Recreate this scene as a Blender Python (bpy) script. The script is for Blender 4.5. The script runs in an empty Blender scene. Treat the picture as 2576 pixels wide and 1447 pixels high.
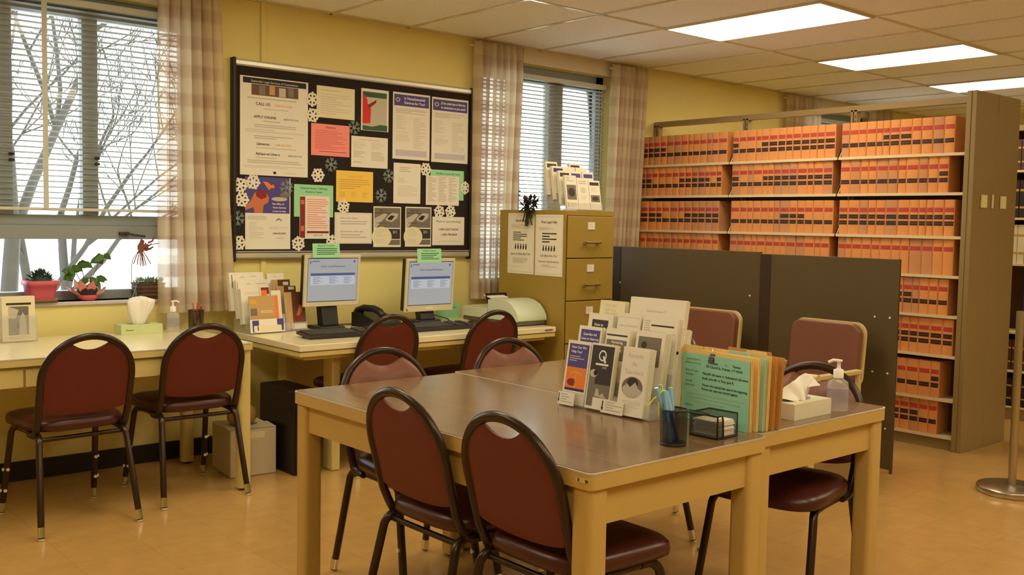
import bpy, math, random
from mathutils import Matrix, Vector, Euler
random.seed(7)
PI = math.pi
SC = bpy.context.scene
COL = SC.collection

# ------------------------------------------------------------------ camera
F_PX, YAW, PIT, ROL, HC = 2502.35, 0.71669122, 0.06451023, 0.0184337, 1.354
def cam_axes():
    cy, sy, cp, sp, cr, sr = math.cos(YAW), math.sin(YAW), math.cos(PIT), math.sin(PIT), math.cos(ROL), math.sin(ROL)
    fwd = Vector((sy*cp, cy*cp, -sp)); right = Vector((cy, -sy, 0)); up = right.cross(fwd)
    return right*cr+up*sr, -right*sr+up*cr, fwd
RX, UX, FX = cam_axes()
cam = bpy.data.objects.new('camera', bpy.data.cameras.new('camera')); COL.objects.link(cam)
cam.data.sensor_width = 36; cam.data.lens = F_PX/2576*36; cam.data.clip_start = .05; cam.data.clip_end = 200
m = Matrix.Identity(4)
for i in range(3):
    m[i][0], m[i][1], m[i][2] = RX[i], UX[i], -FX[i]
m[2][3] = HC
cam.matrix_world = m
SC.camera = cam
# ------------------------------------------------------------------ world, exposure
vs = SC.view_settings
vs.view_transform = 'Standard'; vs.look = 'None'; vs.gamma = 1; vs.use_curve_mapping = False
vs.exposure = 0.62
W = bpy.data.worlds.new('daylight'); SC.world = W; W.use_nodes = True
bg = W.node_tree.nodes['Background']; bg.inputs[0].default_value = (.86, .93, 1, 1); bg.inputs[1].default_value = 4.0
sun = bpy.data.objects.new('sun', bpy.data.lights.new('sun', 'SUN')); COL.objects.link(sun)
sun.data.energy = 1.2; sun.data.angle = .01; sun.data.color = (1, .95, .85); sun.rotation_euler = (math.radians(35), 0, math.radians(120))
LAMP_COL = (1, .87, .60); LAMP_K = 7.5

# a direction through the picture, used to find where things stand on real planes of the room
def ray(x, y): return RX*((x-1288)/F_PX) - UX*((y-723.5)/F_PX) + FX
def atz(x, y, z): d = ray(x, y); return Vector((0, 0, HC)) + d*((z-HC)/d.z)
def aty(x, y, Y): d = ray(x, y); return Vector((0, 0, HC)) + d*(Y/d.y)
def atx(x, y, X): d = ray(x, y); return Vector((0, 0, HC)) + d*(X/d.x)

# ------------------------------------------------------------------ materials
def lin(c):
    c = c/255; return c/12.92 if c <= .04045 else ((c+.055)/1.055)**2.4
MATS = {}
def mat(name, rgb, rough=.6, metal=0, spec=.5, emit=None, ek=1, alpha=1, coat=0, noise=0, nscale=40):
    M = bpy.data.materials.new(name); M.use_nodes = True; MATS[name] = M
    nt = M.node_tree; b = nt.nodes['Principled BSDF']
    c = tuple(lin(v) for v in rgb)+(1,)
    b.inputs['Base Color'].default_value = c
    b.inputs['Roughness'].default_value = rough; b.inputs['Metallic'].default_value = metal
    b.inputs['Specular IOR Level'].default_value = spec
    b.inputs['Coat Weight'].default_value = coat; b.inputs['Coat Roughness'].default_value = .15
    if emit:
        b.inputs['Emission Color'].default_value = tuple(emit)+(1,); b.inputs['Emission Strength'].default_value = ek
    if alpha < 1: b.inputs['Alpha'].default_value = alpha
    if noise:
        n = nt.nodes.new('ShaderNodeTexNoise'); n.inputs['Scale'].default_value = nscale; n.inputs['Detail'].default_value = 4
        tc = nt.nodes.new('ShaderNodeTexCoord'); nt.links.new(tc.outputs['Object'], n.inputs['Vector'])
        mp = nt.nodes.new('ShaderNodeMapRange'); mp.inputs[3].default_value = 1-noise; mp.inputs[4].default_value = 1+noise
        nt.links.new(n.outputs['Fac'], mp.inputs[0])
        mx = nt.nodes.new('ShaderNodeMix'); mx.data_type = 'RGBA'; mx.blend_type = 'MULTIPLY'; mx.inputs[0].default_value = 1
        mx.inputs[6].default_value = c
        nt.links.new(mp.outputs[0], mx.inputs[7]); nt.links.new(mx.outputs[2], b.inputs['Base Color'])
    return M
mat('paper', (238, 232, 218), .7); mat('paper_cream', (236, 226, 190), .7); mat('ink', (30, 28, 30), .7); mat('text_grey', (192, 185, 171), .7)
mat('text_pale', (214, 208, 193), .7); mat('photo_dark', (52, 46, 42), .5); mat('photo_mid', (120, 112, 100), .5); mat('photo_pale', (196, 188, 172), .5)
mat('purple', (78, 66, 140), .6); mat('navy', (40, 42, 110), .6); mat('pink_paper', (250, 150, 140), .7); mat('green_paper', (160, 225, 175), .7)
mat('teal_paper', (152, 218, 196), .7); mat('yellow_paper', (250, 208, 90), .7); mat('red', (215, 40, 35), .6); mat('dark_red', (140, 30, 25), .6)
mat('orange', (240, 130, 40), .6); mat('skin', (205, 120, 80), .7); mat('leaf_print', (60, 95, 65), .7); mat('lavender', (200, 195, 205), .7)
mat('tan_print', (200, 160, 105), .6); mat('brown_print', (105, 62, 35), .5); mat('gold', (225, 175, 60), .6); mat('white', (245, 242, 235), .6)
mat('pink_line', (226, 118, 112), .7); mat('yellow_line', (222, 172, 74), .7); mat('flake', (240, 232, 215), .6); mat('flake_clear', (170, 185, 180), .35, alpha=.55)
mat('wall', (238, 224, 148), .75, noise=.03, nscale=6); mat('wall_white', (225, 215, 190), .75)
mat('alu', (218, 213, 200), .38, metal=.5); mat('chrome', (225, 222, 215), .18, metal=1); mat('black_plastic', (28, 26, 28), .38)
mat('board_black', (34, 24, 22), .9, noise=.1, nscale=60); mat('base_black', (28, 22, 20), .5)
mat('desk_edge', (214, 194, 124), .45); mat('desk_top', (238, 226, 188), .22, coat=.3); mat('table_body', (202, 170, 98), .42, noise=.03, nscale=5)
mat('cabinet', (160, 134, 58), .45, noise=.03, nscale=8); mat('cab_seam', (90, 68, 30), .6)
mat('chair_frame', (62, 46, 36), .3, metal=.55, spec=.6); mat('vinyl_back', (106, 37, 24), .55, noise=.06, nscale=120); mat('vinyl_seat', (74, 32, 25), .33, noise=.05, nscale=60)
mat('pad_sheen', (128, 80, 60), .4, noise=.05, nscale=60)  # lighter copy of the chair vinyl, pinkish sheen put into its colour
mat('arm_vinyl', (128, 80, 64), .42); mat('arm_metal', (215, 195, 140), .4)
mat('divider', (94, 80, 52), .5, noise=.05, nscale=3); mat('divider_reflection', (60, 40, 26), .6)
mat('shelf_metal', (148, 126, 82), .42); mat('shelf_board', (225, 205, 165), .5); mat('shelf_dark', (92, 66, 36), .6)
mat('win_frame', (146, 154, 156), .5); mat('slat', (206, 208, 198), .5); mat('sill', (206, 200, 205), .4)
mat('grid', (225, 218, 200), .22, metal=.4); mat('screen', (30, 30, 40), .2, emit=(.41, .41, .40), ek=.55); mat('screen_bar', (40, 44, 70), .3, emit=(.05, .06, .14), ek=.8)
mat('screen_panel', (60, 60, 70), .3, emit=(.47, .49, .52), ek=.6); mat('bezel', (214, 206, 178), .4)
mat('keys', (66, 60, 58), .55); mat('keyboard', (42, 36, 42), .4); mat('handle_metal', (150, 128, 84), .35, metal=.7); mat('printer', (206, 216, 192), .35); mat('printer_dark', (95, 88, 80), .45)
mat('carton', (205, 192, 160), .75); mat('bag', (175, 140, 90), .4); mat('tape', (230, 220, 190), .2)
mat('pot_pink', (218, 96, 118), .5); mat('pot_base', (130, 95, 50), .6); mat('foil', (240, 150, 150), .35); mat('foil_pale', (245, 200, 190), .4)
mat('leaf', (70, 110, 45), .5); mat('leaf_pale', (150, 180, 140), .6); mat('cactus', (45, 70, 55), .7); mat('soil', (50, 38, 28), .9); mat('stem', (110, 70, 50), .7)
mat('basket', (95, 68, 48), .8, noise=.3, nscale=50); mat('straw', (150, 100, 80), .8); mat('dark_leaf', (48, 44, 30), .7)
mat('tissue_green', (208, 222, 165), .6); mat('tissue_box', (225, 220, 195), .65, noise=.05, nscale=30); mat('tissue', (250, 246, 240), .8)
mat('gel', (235, 235, 235), .08, alpha=.28, spec=.8); mat('gel_label', (150, 140, 180), .5, alpha=.3); mat('acrylic', (225, 225, 220), .05, alpha=.22, spec=.9)
mat('manila', (240, 208, 135), .7); mat('manila_dark', (205, 150, 75), .7); mat('folder_teal', (180, 215, 190), .7)
mat('pen_blue', (90, 165, 225), .3); mat('pen_cap', (150, 205, 240), .3); mat('ribbon', (215, 220, 60), .5)
mat('book_tan', (226, 150, 84), .62, noise=.05, nscale=25); mat('book_tan_b', (204, 142, 92), .62, noise=.05, nscale=25); mat('book_red', (186, 66, 52), .6); mat('book_black', (52, 26, 26), .6)
mat('gilt', (200, 150, 80), .5); mat('binder', (222, 212, 180), .6); mat('book_brown', (80, 45, 28), .6); mat('book_dark', (38, 28, 24), .6)
mat('ground', (215, 215, 210), .9); mat('bark', (62, 56, 50), .9, noise=.25, nscale=12); mat('stanchion', (190, 182, 168), .28, metal=1)
mat('cable', (40, 34, 28), .5); mat('plate', (235, 225, 160), .5); mat('rubber', (60, 56, 50), .7)
mat('diffuser', (255, 250, 235), .6, emit=LAMP_COL, ek=LAMP_K)

def nodes(name):
    M = MATS[name]; return M.node_tree, M.node_tree.nodes['Principled BSDF']
# wood laminate table top
def wood():
    mat('laminate', (118, 88, 62), .22, coat=.35)
    nt, b = nodes('laminate'); tc = nt.nodes.new('ShaderNodeTexCoord'); mp = nt.nodes.new('ShaderNodeMapping'); mp.inputs['Scale'].default_value = (60, 2.2, 1)
    n = nt.nodes.new('ShaderNodeTexNoise'); n.inputs['Scale'].default_value = 1.6; n.inputs['Detail'].default_value = 6
    r = nt.nodes.new('ShaderNodeValToRGB'); r.color_ramp.elements[0].color = (lin(102), lin(76), lin(48), 1); r.color_ramp.elements[1].color = (lin(142), lin(110), lin(74), 1)
    r.color_ramp.elements[0].position = .3; r.color_ramp.elements[1].position = .7
    nt.links.new(tc.outputs['Object'], mp.inputs[0]); nt.links.new(mp.outputs[0], n.inputs['Vector']); nt.links.new(n.outputs['Fac'], r.inputs[0]); nt.links.new(r.outputs[0], b.inputs['Base Color'])
wood()
def floor_mat():
    mat('floor_tile', (200, 165, 112), .3, coat=.25)
    nt, b = nodes('floor_tile'); tc = nt.nodes.new('ShaderNodeTexCoord')
    br = nt.nodes.new('ShaderNodeTexBrick'); br.offset = 0; br.squash = 1; br.inputs['Scale'].default_value = 1
    br.inputs['Brick Width'].default_value = .305; br.inputs['Row Height'].default_value = .305; br.inputs['Mortar Size'].default_value = .0012
    br.inputs['Color1'].default_value = (lin(195), lin(154), lin(92), 1); br.inputs['Color2'].default_value = (lin(191), lin(150), lin(88), 1); br.inputs['Mortar'].default_value = (lin(172), lin(132), lin(76), 1)
    n = nt.nodes.new('ShaderNodeTexNoise'); n.inputs['Scale'].default_value = 9; n.inputs['Detail'].default_value = 8; n.inputs['Roughness'].default_value = .7
    mr = nt.nodes.new('ShaderNodeMapRange'); mr.inputs[1].default_value = .3; mr.inputs[2].default_value = .7; mr.inputs[3].default_value = .9; mr.inputs[4].default_value = 1.06
    mx = nt.nodes.new('ShaderNodeMix'); mx.data_type = 'RGBA'; mx.blend_type = 'MULTIPLY'; mx.inputs[0].default_value = 1
    nt.links.new(tc.outputs['Object'], br.inputs['Vector']); nt.links.new(tc.outputs['Object'], n.inputs['Vector']); nt.links.new(n.outputs['Fac'], mr.inputs[0])
    nt.links.new(br.outputs['Color'], mx.inputs[6]); nt.links.new(mr.outputs[0], mx.inputs[7]); nt.links.new(mx.outputs[2], b.inputs['Base Color'])
    n2 = nt.nodes.new('ShaderNodeTexNoise'); n2.inputs['Scale'].default_value = 3; m2 = nt.nodes.new('ShaderNodeMapRange'); m2.inputs[3].default_value = .14; m2.inputs[4].default_value = .3
    nt.links.new(tc.outputs['Object'], n2.inputs['Vector']); nt.links.new(n2.outputs['Fac'], m2.inputs[0]); nt.links.new(m2.outputs[0], b.inputs['Roughness'])
floor_mat()
def ceil_mat():
    mat('ceiling_tile', (214, 200, 172), .85)
    nt, b = nodes('ceiling_tile'); tc = nt.nodes.new('ShaderNodeTexCoord'); n = nt.nodes.new('ShaderNodeTexNoise'); n.inputs['Scale'].default_value = 90; n.inputs['Detail'].default_value = 3
    r = nt.nodes.new('ShaderNodeValToRGB'); r.color_ramp.elements[0].position = .3; r.color_ramp.elements[0].color = (lin(232), lin(230), lin(222), 1); r.color_ramp.elements[1].position = .5; r.color_ramp.elements[1].color = (lin(247), lin(246), lin(240), 1)
    nt.links.new(tc.outputs['Object'], n.inputs['Vector']); nt.links.new(n.outputs['Fac'], r.inputs[0]); nt.links.new(r.outputs[0], b.inputs['Base Color'])
ceil_mat()
def glass_mat():
    M = bpy.data.materials.new('glass'); M.use_nodes = True; MATS['glass'] = M; nt = M.node_tree; nt.nodes.clear()
    o = nt.nodes.new('ShaderNodeOutputMaterial'); t = nt.nodes.new('ShaderNodeBsdfTransparent'); t.inputs[0].default_value = (.93, .96, .95, 1)
    g = nt.nodes.new('ShaderNodeBsdfGlossy'); g.inputs['Roughness'].default_value = .02; f = nt.nodes.new('ShaderNodeFresnel'); f.inputs[0].default_value = 1.4
    mx = nt.nodes.new('ShaderNodeMixShader'); nt.links.new(f.outputs[0], mx.inputs[0]); nt.links.new(t.outputs[0], mx.inputs[1]); nt.links.new(g.outputs[0], mx.inputs[2]); nt.links.new(mx.outputs[0], o.inputs[0])
glass_mat()
def curtain_mat():
    M = bpy.data.materials.new('curtain'); M.use_nodes = True; MATS['curtain'] = M; nt = M.node_tree; nt.nodes.clear(); N = nt.nodes.new; L = nt.links.new
    o = N('ShaderNodeOutputMaterial'); uv = N('ShaderNodeUVMap'); sp = N('ShaderNodeSeparateXYZ'); L(uv.outputs[0], sp.inputs[0])
    def band(out, per, lo, hi):
        a = N('ShaderNodeMath'); a.operation = 'DIVIDE'; a.inputs[1].default_value = per; L(out, a.inputs[0])
        b = N('ShaderNodeMath'); b.operation = 'PINGPONG'; b.inputs[1].default_value = .5; L(a.outputs[0], b.inputs[0])
        c = N('ShaderNodeMapRange'); c.inputs[1].default_value = lo; c.inputs[2].default_value = hi; c.interpolation_type = 'SMOOTHSTEP'; L(b.outputs[0], c.inputs[0]); return c.outputs[0]
    bu = band(sp.outputs[0], .30, .2, .3); bv = band(sp.outputs[1], .155, .22, .32)
    ad = N('ShaderNodeMath'); ad.operation = 'ADD'; L(bu, ad.inputs[0]); L(bv, ad.inputs[1]); h = N('ShaderNodeMath'); h.operation = 'MULTIPLY'; h.inputs[1].default_value = .5; L(ad.outputs[0], h.inputs[0])
    r = N('ShaderNodeValToRGB'); r.color_ramp.elements[0].color = (lin(238), lin(224), lin(196), 1); r.color_ramp.elements[1].color = (lin(204), lin(178), lin(152), 1); L(h.outputs[0], r.inputs[0])
    d = N('ShaderNodeBsdfDiffuse'); t = N('ShaderNodeBsdfTranslucent'); tr = N('ShaderNodeBsdfTransparent'); L(r.outputs[0], d.inputs[0]); L(r.outputs[0], t.inputs[0])
    m1 = N('ShaderNodeMixShader'); m1.inputs[0].default_value = .35; L(d.outputs[0], m1.inputs[1]); L(t.outputs[0], m1.inputs[2])
    m2 = N('ShaderNodeMixShader'); tf = N('ShaderNodeMapRange'); tf.inputs[3].default_value = .17; tf.inputs[4].default_value = .05; L(h.outputs[0], tf.inputs[0]); L(tf.outputs[0], m2.inputs[0])
    L(m1.outputs[0], m2.inputs[1]); L(tr.outputs[0], m2.inputs[2]); L(m2.outputs[0], o.inputs[0])
curtain_mat()
def mesh_mat():   # woven wire mesh of the pen cup and the note holder
    M = bpy.data.materials.new('wire_mesh'); M.use_nodes = True; MATS['wire_mesh'] = M; nt = M.node_tree; N = nt.nodes.new; L = nt.links.new; b = nt.nodes['Principled BSDF']
    b.inputs['Base Color'].default_value = (.02, .018, .018, 1); b.inputs['Roughness'].default_value = .4; b.inputs['Metallic'].default_value = .5
    uv = N('ShaderNodeUVMap'); sp = N('ShaderNodeSeparateXYZ'); L(uv.outputs[0], sp.inputs[0]); outs = []
    for s in (1, -1):
        a = N('ShaderNodeMath'); a.operation = 'MULTIPLY_ADD'; a.inputs[1].default_value = s; L(sp.outputs[1], a.inputs[0]); L(sp.outputs[0], a.inputs[2])
        d = N('ShaderNodeMath'); d.operation = 'DIVIDE'; d.inputs[1].default_value = .0032; L(a.outputs[0], d.inputs[0])
        p = N('ShaderNodeMath'); p.operation = 'PINGPONG'; p.inputs[1].default_value = .5; L(d.outputs[0], p.inputs[0])
        g = N('ShaderNodeMath'); g.operation = 'LESS_THAN'; g.inputs[1].default_value = .17; L(p.outputs[0], g.inputs[0]); outs.append(g.outputs[0])
    mx = N('ShaderNodeMath'); mx.operation = 'MAXIMUM'; L(outs[0], mx.inputs[0]); L(outs[1], mx.inputs[1]); L(mx.outputs[0], b.inputs['Alpha'])
mesh_mat()

# ------------------------------------------------------------------ geometry helpers
TXT = {}
def glyphs(s, bold):
    k = (s, bold)
    if k not in TXT:
        c = bpy.data.curves.new('t', 'FONT'); c.body = s; c.size = 1; c.resolution_u = 2; c.align_x = 'CENTER'; c.offset = .018 if bold else 0
        o = bpy.data.objects.new('t', c); me = o.to_mesh()
        TXT[k] = ([(v.co.x, v.co.y) for v in me.vertices], [tuple(p.vertices) for p in me.polygons])
        o.to_mesh_clear(); bpy.data.objects.remove(o); bpy.data.curves.remove(c)
    return TXT[k]
class MB:
    def __init__(s): s.v = []; s.f = []; s.mi = []; s.sm = []; s.slots = []; s.M = Matrix.Identity(4); s.uv = {}
    def slot(s, m):
        if m not in s.slots: s.slots.append(m)
        return s.slots.index(m)
    def add(s, vs, fs, m, smooth=False, uvs=None):
        n = len(s.v); k = s.slot(m)
        for p in vs: q = s.M @ Vector(p); s.v.append((q.x, q.y, q.z))
        if uvs:
            for i, u in enumerate(uvs): s.uv[n+i] = u
        for f in fs: s.f.append(tuple(i+n for i in f)); s.mi.append(k); s.sm.append(smooth)
    def box(s, x0, x1, y0, y1, z0, z1, m):
        v = [(x, y, z) for z in (z0, z1) for y in (y0, y1) for x in (x0, x1)]
        s.add(v, [(0, 2, 3, 1), (4, 5, 7, 6), (0, 1, 5, 4), (2, 6, 7, 3), (0, 4, 6, 2), (1, 3, 7, 5)], m)
    def prism(s, pts, z0, z1, m, smooth=False):   # polygon in xy, extruded in z
        n = len(pts); v = [(x, y, z0) for x, y in pts]+[(x, y, z1) for x, y in pts]
        s.add(v, [tuple(range(n))[::-1], tuple(range(n, 2*n))], m)
        s.add(v, [(i, (i+1) % n, n+(i+1) % n, n+i) for i in range(n)], m, smooth)
    def prismy(s, pts, y0, y1, m):                # polygon in xz, extruded in y
        n = len(pts); v = [(x, y0, z) for x, z in pts]+[(x, y1, z) for x, z in pts]
        s.add(v, [tuple(range(n)), tuple(range(n, 2*n))[::-1]]+[(i, n+i, n+(i+1) % n, (i+1) % n) for i in range(n)], m)
    def prismx(s, pts, x0, x1, m, smooth=False):                # polygon in yz, extruded in x
        n = len(pts); v = [(x0, y, z) for y, z in pts]+[(x1, y, z) for y, z in pts]
        s.add(v, [tuple(range(n))[::-1], tuple(range(n, 2*n))], m); s.add(v, [(i, (i+1) % n, n+(i+1) % n, n+i) for i in range(n)], m, smooth)
    def tube(s, pts, r, m, n=8, closed=False, ratio=1, up=None, radii=None, cap=True):
        P = [Vector(p) for p in pts]; N = len(P); v = []; fs = []
        ref = Vector(up) if up else None
        for i, p in enumerate(P):
            a = P[(i-1) % N] if (closed or i > 0) else p; b = P[(i+1) % N] if (closed or i < N-1) else p
            t = (b-a).normalized()
            if ref is None: ref = Vector((0, 0, 1)) if abs(t.z) < .9 else Vector((1, 0, 0))
            u = (ref - t*ref.dot(t))
            if u.length < 1e-5: u = t.orthogonal()
            u.normalize(); w = t.cross(u)
            if not up: ref = u
            rr = radii[i] if radii else r
            for k in range(n):
                an = 2*PI*k/n; q = p+u*(math.cos(an)*rr*ratio)+w*(math.sin(an)*rr); v.append(tuple(q))
        segs = N if closed else N-1
        for i in range(segs):
            j = (i+1) % N
            for k in range(n): fs.append((i*n+k, i*n+(k+1) % n, j*n+(k+1) % n, j*n+k))
        s.add(v, fs, m, True)
        if not closed and cap: s.add(v[:n], [tuple(range(n))[::-1]], m); s.add(v[-n:], [tuple(range(n))], m)
    def lathe(s, prof, m, n=20, c=(0, 0), smooth=True, sq=None):
        v = []; fs = []
        for r, z in prof:
            for k in range(n):
                a = 2*PI*k/n; x, y = math.cos(a), math.sin(a)
                if sq: e = 2/sq; x = math.copysign(abs(x)**e, x); y = math.copysign(abs(y)**e, y)
                v.append((c[0]+x*r, c[1]+y*r, z))
        for i in range(len(prof)-1):
            for k in range(n): fs.append((i*n+k, i*n+(k+1) % n, (i+1)*n+(k+1) % n, (i+1)*n+k))
        s.add(v, fs, m, smooth)
        s.add(v[:n], [tuple(range(n))[::-1]], m); s.add(v[-n:], [tuple(range(n))], m)
    def grid(s, fn, nu, nv, m, smooth=True, uvf=None):
        v = [fn(i/nu, j/nv) for j in range(nv+1) for i in range(nu+1)]
        uv = [uvf(i/nu, j/nv) for j in range(nv+1) for i in range(nu+1)] if uvf else None
        s.add(v, [(j*(nu+1)+i, j*(nu+1)+i+1, (j+1)*(nu+1)+i+1, (j+1)*(nu+1)+i) for j in range(nv) for i in range(nu)], m, smooth, uv)
    def text(s, t, cx, cz, size, m, y=0, bold=False, maxw=None):
        vs, fs = glyphs(t, bold)
        if not vs: return
        w = max(p[0] for p in vs)-min(p[0] for p in vs); sx = size
        if maxw and w*size > maxw: sx = maxw/w
        s.add([(cx+p[0]*sx, y, cz+p[1]*size) for p in vs], fs, m)
    def build(s, name, parent=None, bevel=0, seg=2):
        me = bpy.data.meshes.new(name); me.from_pydata(s.v, [], s.f); me.update()
        for q in s.slots: me.materials.append(MATS[q])
        me.polygons.foreach_set('material_index', s.mi); me.polygons.foreach_set('use_smooth', s.sm)
        if s.uv:
            l = me.uv_layers.new(name='UVMap')
            for i, lp in enumerate(me.loops): l.data[i].uv = s.uv.get(lp.vertex_index, (0, 0))
        o = bpy.data.objects.new(name, me); COL.objects.link(o)
        if parent: o.parent = parent
        if bevel:
            b = o.modifiers.new('bevel', 'BEVEL'); b.width = bevel; b.segments = seg; b.limit_method = 'ANGLE'; b.angle_limit = .7
        return o
def tag(o, label, cat, group=None, kind=None):
    o['label'] = label; o['category'] = cat
    if group: o['group'] = group
    if kind: o['kind'] = kind
    return o
def thing(name, label, cat, loc=(0, 0, 0), rz=0, group=None):
    o = bpy.data.objects.new(name, None); COL.objects.link(o); o.empty_display_size = .1
    o.location = loc; o.rotation_euler = (0, 0, rz); return tag(o, label, cat, group)
KIDS = {}
def kids(o):
    return [c for c in COL.objects if c.parent == o]
def dup(root, loc, rz, label, group=None):
    def cp(o, par):
        c = o.copy(); COL.objects.link(c)
        if par: c.parent = par
        for k in kids(o): cp(k, c)
        return c
    r = cp(root, None); r.location = loc; r.rotation_euler = (0, 0, rz); r['label'] = label
    if group: r['group'] = group
    return r
def struct(name, mb, bevel=0, parent=None):
    o = mb.build(name, parent, bevel)
    if not parent: o['kind'] = 'structure'
    return o
def circ(cx, cz, r, n=20, rz=None): return [(cx+math.cos(2*PI*i/n)*r, cz+math.sin(2*PI*i/n)*(rz or r)) for i in range(n)]
# printed sheet: lies in xz, faces -y, origin bottom left. elements in fractions of width / height from the top left corner
def sheet_mb(w, h, base, el, t=.0008, mb=None, y=0):
    b = mb or MB(); b.box(0, w, y, y+t, 0, h, base); k = 0
    for e in el:
        k += 1; yy = y-.00018-k*.00003
        if e[0] == 'R':
            _, x0, y0, x1, y1, c = e; b.add([(x0*w, yy, h-y1*h), (x1*w, yy, h-y1*h), (x1*w, yy, h-y0*h), (x0*w, yy, h-y0*h)], [(0, 1, 2, 3)], c)
        elif e[0] == 'T':
            _, s, cx, cy, sz, c = e[:6]; b.text(s, cx*w, h-cy*h, sz*h, c, yy, len(e) > 6 and e[6], maxw=(e[7] if len(e) > 7 else .94)*w)
        elif e[0] == 'L':
            _, x0, y0, x1, y1, n, c = e; q = (y1-y0)/n
            for i in range(n):
                xe = x1-(x1-x0)*random.choice((0, .05, .12, .3, .5)); ya = y0+i*q; yb = ya+q*.42
                b.add([(x0*w, yy, h-yb*h), (xe*w, yy, h-yb*h), (xe*w, yy, h-ya*h), (x0*w, yy, h-ya*h)], [(0, 1, 2, 3)], c)
        elif e[0] == 'P':
            pts = e[1]; b.add([(x*w, yy, h-z*h) for x, z in pts], [tuple(range(len(pts)))], e[2])
        elif e[0] == 'B':   # thin border
            _, d, c = e; q = .006
            for x0, y0, x1, y1 in ((d, d, 1-d, d+q), (d, 1-d-q, 1-d, 1-d), (d, d, d+q, 1-d), (1-d-q, d, 1-d, 1-d)):
                b.add([(x0*w, yy, h-y1*h), (x1*w, yy, h-y1*h), (x1*w, yy, h-y0*h), (x0*w, yy, h-y0*h)], [(0, 1, 2, 3)], c)
    return b

# ================================================================== THE ROOM
YW = 5.40; ZC = 2.61; XL, XR, YF = -3.2, 11.0, -3.6
b = MB(); b.box(XL, XR, YF, YW, -.1, 0, 'floor_tile'); struct('floor', b)
b = MB(); b.box(XL, XR, YF, YW+.25, ZC, ZC+.1, 'ceiling_tile'); struct('ceiling', b)
WIN = [(.56, 2.37, .905, 2.50), (4.38, 5.69, .905, 2.50), (8.25, 9.56, .905, 2.50)]
b = MB(); x = XL
for (a, c, z0, z1) in WIN:
    b.box(x, a, YW, YW+.2, 0, ZC, 'wall'); b.box(a, c, YW, YW+.2, 0, z0, 'wall'); b.box(a, c, YW, YW+.2, z1, ZC, 'wall'); x = c
b.box(x, XR, YW, YW+.2, 0, ZC, 'wall'); struct('wall_back', b)
b = MB(); b.box(XR, XR+.2, YF, YW+.2, 0, ZC, 'wall'); struct('wall_right', b)
b = MB(); b.box(XL-.2, XL, YF, YW+.2, 0, ZC, 'wall'); struct('wall_left', b)
b = MB(); b.box(XL-.2, XR+.2, YF-.2, YF, 0, ZC, 'wall'); struct('wall_front', b)
b = MB(); b.box(XL, XR, YW-.012, YW, 0, .1, 'base_black'); struct('baseboard_back', b, .002)
# ceiling grid
GX, GY, PX_, PY_ = 4.917, 3.10, .5767, 1.125
b = MB(); k = -14
while GX+k*PX_ < XR:
    xx = GX+k*PX_
    if xx > XL: b.box(xx-.011, xx+.011, YF, YW, ZC-.006, ZC+.002, 'grid')
    k += 1
for k in range(-5, 3):
    yy = GY+k*PY_
    if yy < YW: b.box(XL, XR, yy-.011, yy+.011, ZC-.0055, ZC+.002, 'grid')
b.box(XL, XR, YW-.022, YW, ZC-.006, ZC, 'grid')
struct('trim_1', b)
# cable raceway on the wall behind the board
b = MB(); p0 = aty(655, 300, YW); p1 = aty(668, 300, YW); b.box(p0.x, p1.x, YW-.014, YW, .72, ZC, 'wall'); struct('trim_2', b, .003)
# fluorescent fixtures
def fixture(x, y, label):
    t = thing('fluorescent_light', label, 'ceiling light', (x, y, ZC), 0, 'recessed fluorescent ceiling lights')
    w, d = PX_, PY_
    b = MB(); e = .02
    for q in ((0, w, 0, e), (0, w, d-e, d), (0, e, e, d-e), (w-e, w, e, d-e)): b.box(*q, -.012, -.001, 'grid')
    b.build('frame', t)
    b = MB(); b.box(e, w-e, e, d-e, -.008, -.003, 'diffuser'); b.build('diffuser', t)
P3 = PX_*3
fixture(GX, GY, 'largest glowing ceiling light, nearest and furthest left'); fixture(GX+P3, GY, 'middle glowing ceiling light of the three in the row')
fixture(GX+2*P3, GY, 'furthest glowing ceiling light, cut off by the picture edge above the shelving end')
for i in (-3, -2, -1): fixture(GX+i*P3, GY, 'ceiling light above the camera side of the room, out of the picture')
for i in (-3, -2, -1, 0, 1, 2): fixture(GX+i*P3, GY-3*PY_, 'ceiling light in the row behind the camera, out of the picture')
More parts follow.
